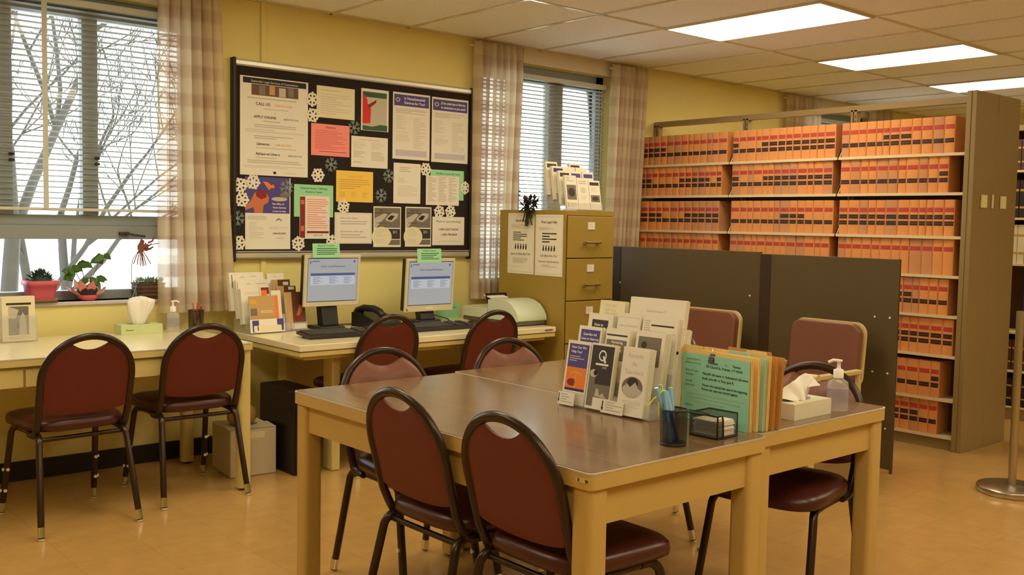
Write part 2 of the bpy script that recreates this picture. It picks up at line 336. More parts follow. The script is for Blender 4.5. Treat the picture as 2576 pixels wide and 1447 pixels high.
# ---------------- windows
def window(n, x0, x1, z0, z1, mull, lower, handle=None):
    e = bpy.data.objects.new('window_%d' % n, None); COL.objects.link(e); e['kind'] = 'structure'; e.location = ((x0+x1)/2, YW, z0)
    def loc(b): b.M = Matrix.Translation((-(x0+x1)/2, -YW, -z0)); return b
    ya, yb = YW+.09, YW+.15
    b = loc(MB()); zt = 2.385; zb = .955
    b.box(x0, x1, ya, yb, zt, z1, 'win_frame'); b.box(x0, x1, ya, yb, z0, zb, 'win_frame')
    b.box(x0, x0+.05, ya, yb, z0, z1, 'win_frame'); b.box(x1-.08, x1, ya, yb, z0, z1, 'win_frame')
    if lower: b.box(x0, x1, ya-.015, yb, 1.228, 1.30, 'win_frame'); b.box(x0, x1, ya, yb, 1.30, 1.355, 'win_frame')
    b.build('frame', e, .003)
    for i, (a, c) in enumerate(mull):
        b = loc(MB()); b.box(a, c, ya-.02, yb-.01, 1.355 if lower else zb, zt, 'win_frame'); b.build('mullion', e, .004)
    if handle:
        b = loc(MB()); hx = handle; b.box(hx, hx+.05, ya-.035, ya-.012, 1.25, 1.268, 'rubber'); b.tube([(hx+.025, ya-.04, 1.262), (hx+.07, ya-.05, 1.252), (hx+.13, ya-.05, 1.245)], .006, 'rubber'); b.build('latch', e)
    for a, c in mull:
        b = loc(MB()); q = 1.62 if n == 1 else 1.55
        for dz in (0, .03): b.box(c-.02, c+.004, ya-.03, ya-.018, q+dz, q+dz+.014, 'rubber')
        b.build('hinge', e)
    b = loc(MB()); b.box(x0+.04, x1-.04, YW+.118, YW+.121, z0+.04, z1-.1, 'glass'); b.build('glass', e)
    b = loc(MB()); b.box(x0, x1, YW-.015, YW+.2, z0-.02, z0, 'sill'); b.build('sill', e, .004)
window(1, *WIN[0], [(.905, .985), (1.33, 1.41), (1.749, 1.83)], True, 1.935)
window(2, *WIN[1], [(4.72, 4.82), (5.10, 5.24)], False)
window(3, *WIN[2], [(8.58, 8.68), (9.0, 9.1)], False)
for n_, (a_, c_, z0_, z1_) in enumerate(WIN):
    b = MB(); b.box(a_-.02, c_+.02, YW-.006, YW, z1_, ZC-.006, 'wall_white'); struct('trim_%d' % (3+n_), b)
def blind(x0, x1, zt, zb, label, cords, wand=None, y=YW+.045):
    t = thing('venetian_blind', label, 'window blind', ((x0+x1)/2, y, zb)); M = Matrix.Translation((-(x0+x1)/2, 0, -zb))
    b = MB(); b.M = M; b.box(x0, x1, -.02, .02, zt, zt+.035, 'slat'); b.build('headrail', t, .003)
    b = MB(); b.M = M; z = zt-.02
    while z > zb+.03:
        b.add([(x0, -.0125, z+.0025), (x1, -.0125, z+.0025), (x1, 0, z+.0022), (x0, 0, z+.0022), (x1, .0125, z-.0040), (x0, .0125, z-.0040)], [(0, 1, 2, 3), (3, 2, 4, 5)], 'slat', True)
        z -= .0285
    b.build('slats', t)
    b = MB(); b.M = M; b.box(x0, x1, -.013, .013, zb, zb+.016, 'slat'); b.build('bottom_rail', t, .003)
    for c in cords:
        b = MB(); b.M = M; b.tube([(c, -.014, zt), (c, -.014, zb)], .0016, 'slat', 6); b.tube([(c, .014, zt), (c, .014, zb)], .0016, 'slat', 6); b.build('ladder_cord', t)
    if wand:
        b = MB(); b.M = M; b.box(wand-.013, wand+.013, -.019, -.0165, zb+.01, zt+.03, 'slat'); b.build('tape', t)
blind(.60, 2.33, 2.43, 1.375, 'white slatted blind half lowered over the left window above the plants', (.8, 2.2), 1.553)
blind(4.42, 5.66, 2.40, .94, 'white slatted blind over the window behind the tan filing cabinet', (4.55, 5.03, 5.05, 5.62))
blind(8.28, 9.52, 2.40, .94, 'white slatted blind of the window behind the law book shelving', (8.5, 9.3))
# ---------------- curtains
def curtain(x0t, x1t, x0b, x1b, label, nf=7, zb=.83, zt=2.585, ph=0):
    t = thing('curtain', label, 'curtain', ((x0t+x1t)/2, YW-.075, zb), 0, 'plaid sheer curtains')
    cx = (x0t+x1t)/2; w = x1t-x0t
    def fn(u, v):
        a = x0t+(x1t-x0t)*u; c = x0b+(x1b-x0b)*u; x = a*v+c*(1-v)
        pin = max(0, (v-.9)/.1); amp = .030*(1-.55*pin)
        s = math.sin(2*PI*nf*u+ph+.5*math.sin(3*v+ph)); s2 = math.sin(2*PI*nf*2.3*u+1)
        return (x-cx+.012*math.cos(2*PI*nf*u+ph), amp*s+.006*s2*(1-v)+.012*pin*math.sin(2*PI*nf*3*u), (zt-zb)*v)
    b = MB(); b.grid(fn, 130, 26, 'curtain', True, lambda u, v: (u*w*1.9, v*(zt-zb))); b.build('panel', t)
    b = MB(); b.tube([(-w/2-.03, .02, zt-zb-.03), (w/2+.02, .02, zt-zb-.03)], .008, 'wall_white'); b.build('rod', t)
curtain(2.09, 2.44, 2.08, 2.53, 'plaid curtain right of the plant window, beside the black notice board', 6)
curtain(4.27, 4.70, 4.28, 4.66, 'plaid curtain between the notice board and the tan filing cabinet', 7, ph=1)
curtain(5.64, 6.02, 5.60, 5.95, 'plaid curtain hanging left of the orange law books', 7, ph=2)
curtain(7.96, 8.5, 7.98, 8.5, 'plaid curtain seen above the shelving rail, left of the far window', 7, ph=.5)
curtain(9.45, 9.85, 9.45, 9.85, 'plaid curtain seen above the shelving rail, right of the far window', 6, ph=1.5)
# ---------------- outdoors
b = MB(); b.box(-30, 60, YW+.3, 60, -1.2, -1.0, 'ground'); g = b.build('trim_3'); g['kind'] = 'structure'; g.name = 'ground'
def tree(x, y, h, r, lean, seed, label, depth=5):
    rnd = random.Random(seed); b = MB()
    def br(p, d, L, r, k):
        n = 4; pts = [p]; q = p.copy(); dd = d.copy()
        for i in range(n):
            dd = (dd+Vector((rnd.uniform(-.14, .14), rnd.uniform(-.14, .14), rnd.uniform(-.02, .1)))).normalized(); q = q+dd*(L/n); pts.append(q.copy())
        b.tube(pts, r, 'bark', 6 if k < 2 else (4 if k < 4 else 3), radii=[r*(1-.4*i/n) for i in range(n+1)], cap=False)
        if k >= depth: return
        for i in range(3 if k < 4 else 4):
            s = pts[rnd.choice((2, 3, 4))]; nd = (dd+Vector((rnd.uniform(-1, 1), rnd.uniform(-.8, .8), rnd.uniform(-.35, .7)))).normalized()
            br(s, nd, L*rnd.uniform(.55, .8), max(r*.5, .006), k+1)
    br(Vector((0, 0, 0)), Vector(lean).normalized(), h, r, 0)
    o = b.build('tree'); o.location = (x, y, -1.02); tag(o, label, 'tree', 'bare trees outside'); return o
tree(1.72, 8.2, 3.0, .085, (.30, 0, 1), 3, 'bare tree with a leaning trunk outside the left window', 6)
tree(3.6, 11.5, 2.6, .07, (-.30, 0, 1), 8, 'bare tree further back outside the left window', 5)
tree(4.5, 15, 2.4, .09, (.1, 0, 1), 12, 'thin bare tree in the distance outside the left window', 5)

# ================================================================== NOTICE BOARD
YB = YW-.028
tl = aty(586, 150, YB); br_ = aty(1186, 640, YB); bx0, bx1 = aty(583, 400, YB).x, aty(1186, 400, YB).x; bz0, bz1 = 1.115, 2.262
t = thing('bulletin_board', 'black fabric notice board in an aluminium frame on the yellow wall', 'notice board', ((bx0+bx1)/2, YW, bz0)); M = Matrix.Translation((-(bx0+bx1)/2, -YW, -bz0))
b = MB(); b.M = M; b.box(bx0+.01, bx1-.01, YB, YW, bz0+.02, bz1-.02, 'board_black'); b.build('pin_surface', t)
for nm, z, hh in (('top_rail', bz1-.04, .042), ('bottom_rail', bz0, .045)):
    b = MB(); b.M = M; b.prismx([(YW, z), (YW-.034, z+.004), (YW-.042, z+.012), (YW-.042, z+hh-.012), (YW-.034, z+hh), (YW, z+hh)], bx0+.02, bx1-.02, 'alu')
    if nm == 'bottom_rail': b.box(bx0+.02, bx1-.02, YW-.05, YW-.03, z+hh, z+hh+.004, 'alu')
    b.build(nm, t)
for x in (bx0, bx1-.022):
    b = MB(); b.M = M; b.box(x, x+.022, YW-.046, YW, bz0-.012, bz1+.008, 'base_black'); b.build('side_rail', t, .008)
def flyer(c, w, label, base, el, cat='flyer', tilt=0, dy=0, name='flyer', Y=None):
    Y = Y or (YB-.0016-dy)
    (x0, y0), (x1, y1) = c; a = aty(x0, y0, Y); d = aty(x1, y1, Y); wd = d.x-a.x; h = a.z-d.z
    o = sheet_mb(wd, h, base, el).build(name); o.location = (a.x, Y, d.z); o.rotation_euler = (0, tilt, 0); tag(o, label, cat)
    return o
G, K = 'text_grey', 'ink'
flyer(((604, 188), (774, 447)), 0, 'tall white legal services poster with a strip of photos, top left of the notice board', 'paper',
 [('R', .04, .012, .97, .07, K), ('T', 'Statewide Legal Services of Connecticut', .5, .056, .033, 'photo_pale', True, .86), ('R', .16, .075, .85, .185, 'brown_print'), ('R', .27, .085, .36, .175, 'photo_mid'), ('R', .42, .08, .5, .17, 'tan_print'), ('R', .56, .09, .66, .18, 'photo_pale'), ('R', .7, .08, .78, .17, 'photo_mid'),
  ('L', .1, .21, .92, .235, 1, G), ('T', 'CALL US:', .33, .285, .042, K, True), ('T', '1-800-453-3320', .62, .285, .032, 'orange'), ('L', .33, .315, .72, .33, 1, G), ('T', 'or', .5, .37, .02, K), ('T', 'APPLY ONLINE:', .36, .415, .037, K, True), ('T', 'apply.slsct.org', .74, .415, .03, 'photo_dark'),
  ('L', .33, .44, .68, .46, 1, G), ('L', .2, .48, .82, .52, 2, G), ('L', .06, .53, .94, .57, 2, 'text_pale'), ('L', .2, .595, .85, .635, 2, G), ('T', 'Llámenos:', .33, .69, .037, K, True), ('T', '1-800-453-3320', .62, .69, .03, 'orange'), ('L', .22, .715, .82, .73, 1, G), ('T', 'Aplique en Línea a:', .4, .79, .036, K, True), ('T', 'apply.slsct.org', .8, .79, .028, 'photo_dark'),
  ('L', .22, .815, .82, .83, 1, G), ('L', .1, .845, .9, .885, 2, G), ('L', .06, .9, .95, .93, 2, 'text_pale'), ('R', .48, .955, .52, .98, K), ('L', .64, .965, .9, .975, 1, G)], 'poster')
flyer(((797, 214), (892, 303)), 0, 'plain white landscape notice right of the tall legal services poster', 'paper_cream', [('B', .03, 'text_pale'), ('L', .1, .12, .6, .17, 1, G), ('L', .1, .24, .92, .92, 9, 'text_pale')])
flyer(((909, 221), (977, 333)), 0, 'flyer with a person in a red dress on green grass', 'paper',
 [('R', .05, .07, .93, .2, 'leaf_print'), ('T', 'Support', .3, .155, .07, 'photo_dark', True, .4), ('R', .05, .2, .93, .94, 'photo_pale'), ('P', [(.05, .88), (.05, .99), (.95, .99), (.95, .85), (.7, .84), (.4, .9)], 'leaf_print'), ('P', [(.05, .16), (.14, .16), (.22, .26), (.23, .36), (.36, .47), (.33, .82), (.05, .84)], 'red'), ('P', [(.2, .4), (.48, .28), (.55, .24), (.54, .32), (.3, .46)], 'dark_red'), ('L', .5, .4, .9, .62, 5, G)])
for i, (c, l, tt) in enumerate(((((989, 230), (1080, 405)), 'tall white flyer with a purple band reading Is Nonadversarial Divorce for You', ('Is Nonadversarial', 'Divorce for You?')), (((1087, 243), (1176, 413)), 'tall white flyer with a purple band in Spanish at the top right of the board', ('¿Cree usted que el divorcio', 'no contencioso es para usted?')))):
    flyer(c, 0, l, 'paper', [('R', .03, .03, .97, .2, 'purple'), ('P', circ(.13, .11, .06, 16, .033), 'photo_pale'), ('P', circ(.13, .11, .035, 12, .02), 'purple'), ('T', tt[0], .58, .1, .055, 'white', True, .68), ('T', tt[1], .58, .165, .055, 'white', True, .68),
     ('L', .08, .24, .9, .32, 4, G), ('L', .07, .35, .36, .56, 10, 'text_pale'), ('L', .55, .37, .9, .84, 18, 'text_pale'), ('T', 'What is the process?', .25, .6, .025, G), ('L', .08, .63, .45, .74, 5, 'text_pale'), ('R', .08, .86, .92, .95, 'lavender')], tilt=.0)
flyer(((783, 309), (879, 396)), 0, 'pink notice below the plain white landscape notice', 'pink_paper', [('T', 'Attention', .5, .13, .09, 'dark_red', True), ('L', .1, .2, .92, .82, 11, 'pink_line'), ('L', .2, .86, .92, .9, 1, 'dark_red')])
flyer(((884, 341), (975, 425)), 0, 'white two column notice left of the purple banded flyers', 'paper', [('T', 'Volunteer Lawyer Programs', .5, .12, .07, G, True), ('L', .06, .18, .4, .42, 6, 'text_pale'), ('L', .54, .18, .9, .42, 6, 'text_pale'), ('L', .06, .48, .38, .7, 5, G), ('L', .54, .48, .92, .78, 7, G), ('L', .06, .82, .3, .88, 1, G)])
flyer(((846, 428), (938, 510)), 0, 'bright yellow notice in the middle of the board', 'yellow_paper', [('T', 'Looking for GED?', .5, .2, .075, 'orange'), ('L', .08, .27, .92, .62, 5, 'yellow_line'), ('L', .08, .68, .26, .86, 5, 'yellow_line'), ('L', .4, .68, .58, .86, 5, 'yellow_line'), ('L', .7, .68, .88, .86, 5, 'yellow_line')])
flyer(((990.5, 409), (1057, 513)), 0, 'white portrait letter below the purple banded flyer', 'paper', [('L', .22, .1, .8, .24, 3, G), ('L', .15, .36, .5, .5, 5, 'text_pale'), ('L', .15, .56, .9, .84, 9, 'text_pale')])
flyer(((1083, 426), (1166, 505)), 0, 'pale green sheet headed Windham County Zip Codes, behind a white list', 'green_paper', [('T', 'Windham County Zip Codes', .52, .15, .085, 'leaf_print', True)])
flyer(((1072, 441), (1154, 518)), 0, 'white three column list pinned over the pale green zip code sheet', 'paper', [('L', .05, .04, .3, .9, 16, G), ('L', .37, .04, .62, .9, 16, G), ('L', .68, .04, .93, .9, 16, G)], dy=.002)
flyer(((617, 443), (730, 627)), 0, 'victim services poster with hands releasing a butterfly on blue sky', 'paper',
 [('R', .0, .0, .98, .5, 'purple'), ('P', circ(.75, .3, .18, 14, .03), 'photo_pale'), ('P', circ(.88, .24, .12, 12, .04), 'photo_mid'), ('P', [(.0, .42), (.12, .33), (.2, .22), (.3, .19), (.45, .21), (.52, .28), (.5, .35), (.4, .39), (.38, .5), (.2, .5), (.18, .42), (0, .46)], 'skin'), ('P', [(.22, .22), (.34, .17), (.46, .21), (.46, .28), (.34, .31), (.24, .27)], 'dark_red'),
  ('P', [(.38, .06), (.5, .07), (.56, .11), (.62, .1), (.65, .15), (.56, .15), (.52, .18), (.45, .12)], 'orange'), ('T', 'The Office of', .72, .38, .034, 'white', True, .4), ('T', 'Victim Services', .75, .43, .034, 'white', True, .45), ('T', 'is here to help.', .75, .48, .034, 'white', True, .45),
  ('L', .04, .54, .5, .6, 4, G), ('L', .08, .62, .42, .86, 10, 'text_pale'), ('P', [(.66, .6), (.74, .565), (.82, .6), (.8, .605), (.74, .585), (.68, .605)], 'photo_mid'), ('L', .52, .69, .95, .73, 2, 'text_pale'), ('T', '1-800-822-8428', .74, .79, .032, K, True, .42), ('L', .68, .84, .94, .86, 1, G)], 'poster', dy=.001)
flyer(((740, 463), (838, 547)), 0, 'green sheet headed National Human Trafficking Resource Center', 'green_paper', [('T', 'National Human Trafficking', .5, .14, .085, 'leaf_print', True), ('T', 'Resource Center', .5, .25, .085, 'leaf_print', True)])
flyer(((754, 492), (829, 601)), 0, 'white flyer with red picture strip pinned over the green trafficking sheet', 'paper', [('R', .01, .02, .18, .98, 'dark_red'), ('R', .04, .1, .15, .2, 'skin'), ('R', .04, .45, .15, .6, 'brown_print'), ('R', .04, .7, .15, .82, 'skin'), ('L', .24, .07, .95, .78, 14, 'pink_paper'), ('R', .24, .82, .97, .87, 'dark_red'), ('T', '1-888-373-7888', .6, .93, .04, K)], dy=.002)
flyer(((842, 534), (935, 613)), 0, 'white framed notice about learning English in two languages', 'paper', [('B', .03, G), ('T', 'Want to learn English?', .38, .2, .07, K, False, .56), ('L', .16, .27, .88, .42, 2, G), ('T', '¿Quiere aprender a hablar inglés?', .46, .63, .065, K, False, .78), ('L', .16, .7, .9, .86, 2, G)])
for c, l, hd in ((((940, 519), (1008, 621.5)), 'left one of two black and white telephone posters at the bottom of the board', 'DIAL 2-1-1'), (((1020, 520), (1084, 620.5)), 'right one of two black and white telephone posters, beside the quit smoking sheet', 'NEED HELP?')):
    flyer(c, 0, l, 'paper', [('R', .03, .03, .97, .52, 'photo_mid'), ('P', [(.03, .3), (.4, .16), (.5, .2), (.1, .52), (.03, .52)], 'photo_pale'), ('T', hd, .35, .11, .05, K, True, .6), ('R', .05, .15, .7, .165, K), ('P', [(.42, .3), (.66, .15), (.9, .17), (.86, .28), (.66, .38), (.46, .35)], 'photo_pale'), ('P', [(.5, .29), (.64, .21), (.76, .23), (.66, .33), (.54, .33)], K), ('T', 'LLAME 2-1-1', .28, .42, .05, K, True, .45),
     ('R', .5, .55, .97, .8, 'photo_dark'), ('T', '211', .78, .66, .09, 'white', True), ('R', .5, .82, .97, .95, 'photo_mid'), ('P', circ(.3, .75, .36, 24, .25), 'paper_cream'), ('L', .08, .56, .5, .76, 7, 'text_pale'), ('L', .08, .8, .45, .93, 5, 'text_pale')])
flyer(((1088, 545), (1167, 617)), 0, 'white sheet asking Want to quit smoking with phone numbers', 'paper', [('T', 'Want to quit smoking?', .5, .2, .12, K), ('T', '1-800-QUIT-NOW', .5, .48, .11, K, True, .72), ('T', '1-800-784-8669', .52, .66, .11, K, True, .6), ('T', 'www.quitnow.net/connecticut', .5, .88, .075, G, False, .88)])
def flake(px, py, label, r=.042, clear=False, rot=0, dy=.004):
    p = aty(px, py, YB); b = MB(); c = 'flake_clear' if clear else 'flake'; y0, y1 = -.0016, .0012; q0 = [0]
    def dy_(): q0[0] += 1; return y0+.00004*(q0[0] % 37)
    b.prismy(circ(0, 0, r*(.26 if clear else .36), 12), dy_(), y1, c)
    for k in range(6):
        b.M = Matrix.Rotation(k*PI/3+rot, 4, 'Y'); w = r*(.07 if clear else .15)
        b.box(-w, w, dy_(), y1, r*.2, r*.95, c); b.prismy(circ(0, r*.9, r*(.1 if clear else .2), 10), dy_(), y1, c)
        for sgn in (1, -1):
            for q in ((.5, .74) if clear else (.56,)):
                ya = dy_(); b.add([(0, ya, r*q), (0, ya, r*(q+.16)), (sgn*r*.34, ya, r*(q+.38 if clear else q+.26)), (sgn*r*.34, ya, r*(q+.24 if clear else q+.08))], [(0, 1, 2, 3) if sgn < 0 else (3, 2, 1, 0)], c)
                if not clear: b.prismy(circ(sgn*r*.34, r*(q+.17), r*.16, 8), dy_(), y1, c)
    b.M = Matrix.Identity(4)
    o = b.build('snowflake'); o.location = (p.x, YB-dy, p.z); tag(o, label, 'decoration', 'snowflakes on the notice board')
for a in ((785, 250, 'white snowflake beside the tall legal poster, upper of the pair'), (786, 290, 'white snowflake beside the tall legal poster, lower of the pair'), (799, 441, 'white snowflake above the green trafficking sheet'),
          (604, 466, 'white snowflake at the board edge, left of the butterfly poster top'), (636, 458, 'white snowflake overlapping the top left corner of the butterfly poster'), (608, 502, 'white snowflake on the left edge of the butterfly poster, lowest of three'), (600, 611, 'white snowflake at the bottom left corner of the board'),
          (749.5, 613, 'white snowflake right of the butterfly poster bottom corner'), (863, 520, 'white snowflake hanging under the yellow notice'), (1070, 426, 'white snowflake between the portrait letter and the green zip code sheet'), (1169, 473, 'white snowflake at the right edge of the green zip code sheet'),
          (1104, 533, 'white snowflake above the quit smoking sheet, left of the pair'), (1132, 533, 'white snowflake above the quit smoking sheet, right of the pair'), (834, 609, 'white snowflake mostly hidden behind the left monitor note')):
    flake(*a, rot=random.uniform(0, 1))
for a in ((890, 321, 'clear glittery snowflake right of the pink notice'), (832, 414, 'clear glittery snowflake below the pink notice'), (597, 549, 'clear glittery snowflake at the left edge of the board'), (720, 472, 'clear glittery snowflake over the butterfly poster'), (977, 443, 'clear glittery snowflake left of the portrait letter'), (958, 492, 'clear glittery snowflake right of the yellow notice')):
    flake(*a, r=.04, clear=True, rot=random.uniform(0, 1))

# ================================================================== TABLES AND DESKS
def rrect(x0, x1, y0, y1, r, n=5):
    pts = []
    for cx, cy, a0 in ((x1-r, y1-r, 0), (x0+r, y1-r, 90), (x0+r, y0+r, 180), (x1-r, y0+r, 270)):
        for i in range(n+1): a = math.radians(a0+90*i/n); pts.append((cx+r*math.cos(a), cy+r*math.sin(a)))
    return pts
def steel_table(name, label, x0, x1, y0, y1, H, topm, bodym, slab=.045, apron=.10, leg=.07, r=.022, inset=.022, drawers=(), legs=None, edge='alu', cat='table', rnd=False):
    cx, cy = (x0+x1)/2, (y0+y1)/2; t = thing(name, label, cat, (cx, cy, 0)); w, d = (x1-x0)/2, (y1-y0)/2
    b = MB(); b.prism(rrect(-w, w, -d, d, r), H-slab, H-.003, bodym, True); b.build('tabletop', t)
    b = MB(); b.prism(rrect(-w-.0008, w+.0008, -d-.0008, d+.0008, r), H-.006, H-.0015, edge, True); b.build('edge_trim', t)
    b = MB(); b.prism(rrect(-w+.004, w-.004, -d+.004, d-.004, r), H-.003, H, topm); b.build('laminate_top', t)
    i = inset; b = MB(); za, zb = H-slab-apron, H-slab
    for q in ((-w+i, w-i, -d+i, -d+i+.015), (-w+i, w-i, d-i-.015, d-i), (-w+i, -w+i+.015, -d+i+.015, d-i-.015), (w-i-.015, w-i, -d+i+.015, d-i-.015)): b.box(*q, za, zb, bodym)
    b.build('apron', t)
    for dx0, dx1 in drawers:
        b = MB(); b.box(dx0-cx, dx1-cx, -d+i-.012, -d+i-.0005, za+.004, zb-.012, bodym); b.build('drawer_front', t, .002)
    for sx in (-1, 1):
        for sy in (-1, 1):
            b = MB(); lx, ly = (sx*(w-.008-leg/2), sy*(d-.008-leg/2)); h = leg/2
            b.prism(rrect(lx-h, lx+h, ly-h, ly+h, .016 if not rnd else h*.6), .012, H-slab, bodym, True); q = b.build('leg', t)
            b = MB(); b.lathe([(.018, 0), (.02, .004), (.02, .012)], 'rubber', 12, (lx, ly)); b.build('foot', q)
    return t
ta = steel_table('library_table', 'brown topped steel table nearest the viewer, two burgundy chairs along its side', 1.742, 2.490, 1.690, 3.19, .74, 'laminate', 'table_body')
b = MB(); cx, cy = (1.742+2.49)/2, (1.69+3.19)/2   # worn maker's plate on the long edge
q = atx(1465, 1196, 1.741); b.box(1.7405-cx, 1.7418-cx, q.y-.024-cy, q.y+.024-cy, .712, .724, 'desk_edge'); b.box(1.7402-cx, 1.7406-cx, q.y-.021-cy, q.y-.010-cy, .714, .722, 'cab_seam'); b.box(1.7402-cx, 1.7406-cx, q.y+.010-cy, q.y+.016-cy, .714, .722, 'cab_seam'); b.build('nameplate', ta)
steel_table('library_table', 'brown topped steel table behind and right, carrying the white tissue box', 2.497, 3.248, 1.725, 3.225, .74, 'laminate', 'table_body')
steel_table('work_desk', 'cream steel desk under the plant window', .75, 2.262, 4.535, 5.30, .74, 'desk_top', 'desk_edge', leg=.065, slab=.035, apron=.095, rnd=True, drawers=((.82, 1.20), (1.21, 2.17)), edge='alu', cat='desk')
# computer desk
x0, x1, y0, y1, H = 2.482, 4.27, 4.475, 5.30, .715
t = thing('computer_desk', 'cream desk with two monitors under the notice board', 'desk', ((x0+x1)/2, (y0+y1)/2, 0)); w, d = (x1-x0)/2, (y1-y0)/2
b = MB(); b.box(-w, w, -d, d, H-.034, H, 'desk_top'); b.build('desktop', t, .004)
b = MB(); b.box(-w+.012, w-.012, -d+.012, d-.012, H-.038, H-.034, 'cab_seam'); b.prism([(-w+.004, -d+.004), (w-.004, -d+.004), (w-.004, d-.004), (-w+.004, d-.004)], H-.06, H-.0375, 'desk_edge'); b.box(-w+.05, w-.05, -d+.05, d-.05, H-.085, H-.06, 'desk_edge'); b.build('underframe', t, .004)
for lx in (-w+.30, w-.14):
    for ly in (-d+.19, d-.12):
        b = MB(); b.box(lx-.026, lx+.026, ly-.05, ly+.05, .0, H-.06, 'desk_edge'); b.build('leg', t, .008)
b = MB(); b.box(-w+.35, w-.2, d-.05, d-.035, .16, H-.06, 'desk_edge'); b.build('modesty_panel', t)
b = MB(); q = w-.05; b.box(q-.045, q+.02, -d-.002, -d, H-.023, H-.013, 'photo_mid'); b.build('nameplate', t)
# black cabinet, carton and bag under the desks
t = thing('computer_tower', 'black computer tower standing on the floor under the computer desk', 'computer', (2.62, 4.83, 0))
b = MB(); b.box(-.078, .078, -.19, .2, .008, .45, 'base_black'); b.build('case', t, .006)
b = MB(); b.box(-.072, .072, -.2, -.19, .015, .44, 'black_plastic'); q = b.build('front_panel', t, .006)
b = MB(); b.tube([(0, -.2, .3), (0, -.204, .3)], .012, 'alu', 12); b.build('power_button', q)
for x in (-.06, .06): b = MB(); b.box(x-.012, x+.012, -.17, .18, 0, .01, 'rubber'); b.build('foot', t)
t = thing('carton', 'worn white cardboard box beside the low black cabinet', 'box', (2.40, 4.93, 0), -.12)
b = MB(); b.box(-.125, .125, -.15, .15, 0, .25, 'carton'); b.build('body', t, .006)
b = MB(); b.box(-.125, .125, -.01, .01, .25, .2512, 'tape'); b.box(-.02, .06, -.1515, -.15, .2, .235, 'tape'); b.add([(-.127, -.15, .252), (.127, -.15, .252), (.127, -.006, .256), (-.127, -.006, .256)], [(0, 1, 2, 3)], 'carton'); b.build('flap', t)
b = MB()
for i, z in enumerate((.18, .155, .13, .10, .07, .045)): b.box(-.06, -.06+(.05 if i % 2 else .08), -.1512, -.1502, z, z+.004, 'text_grey')
b.build('print', t)
b = MB(); b.grid(lambda u, v: ((.07+.012*math.sin(9*u*PI))*math.cos(2*PI*u)*math.sin(PI*v)**.6, (.075+.01*math.sin(7*u*PI))*math.sin(2*PI*u)*math.sin(PI*v)**.6, .055-.055*math.cos(PI*v)), 24, 10, 'bag')
o = b.build('plastic_bag'); o.location = (2.37, 4.90, .253); tag(o, 'crumpled tan plastic bag lying on the white cardboard box', 'bag')

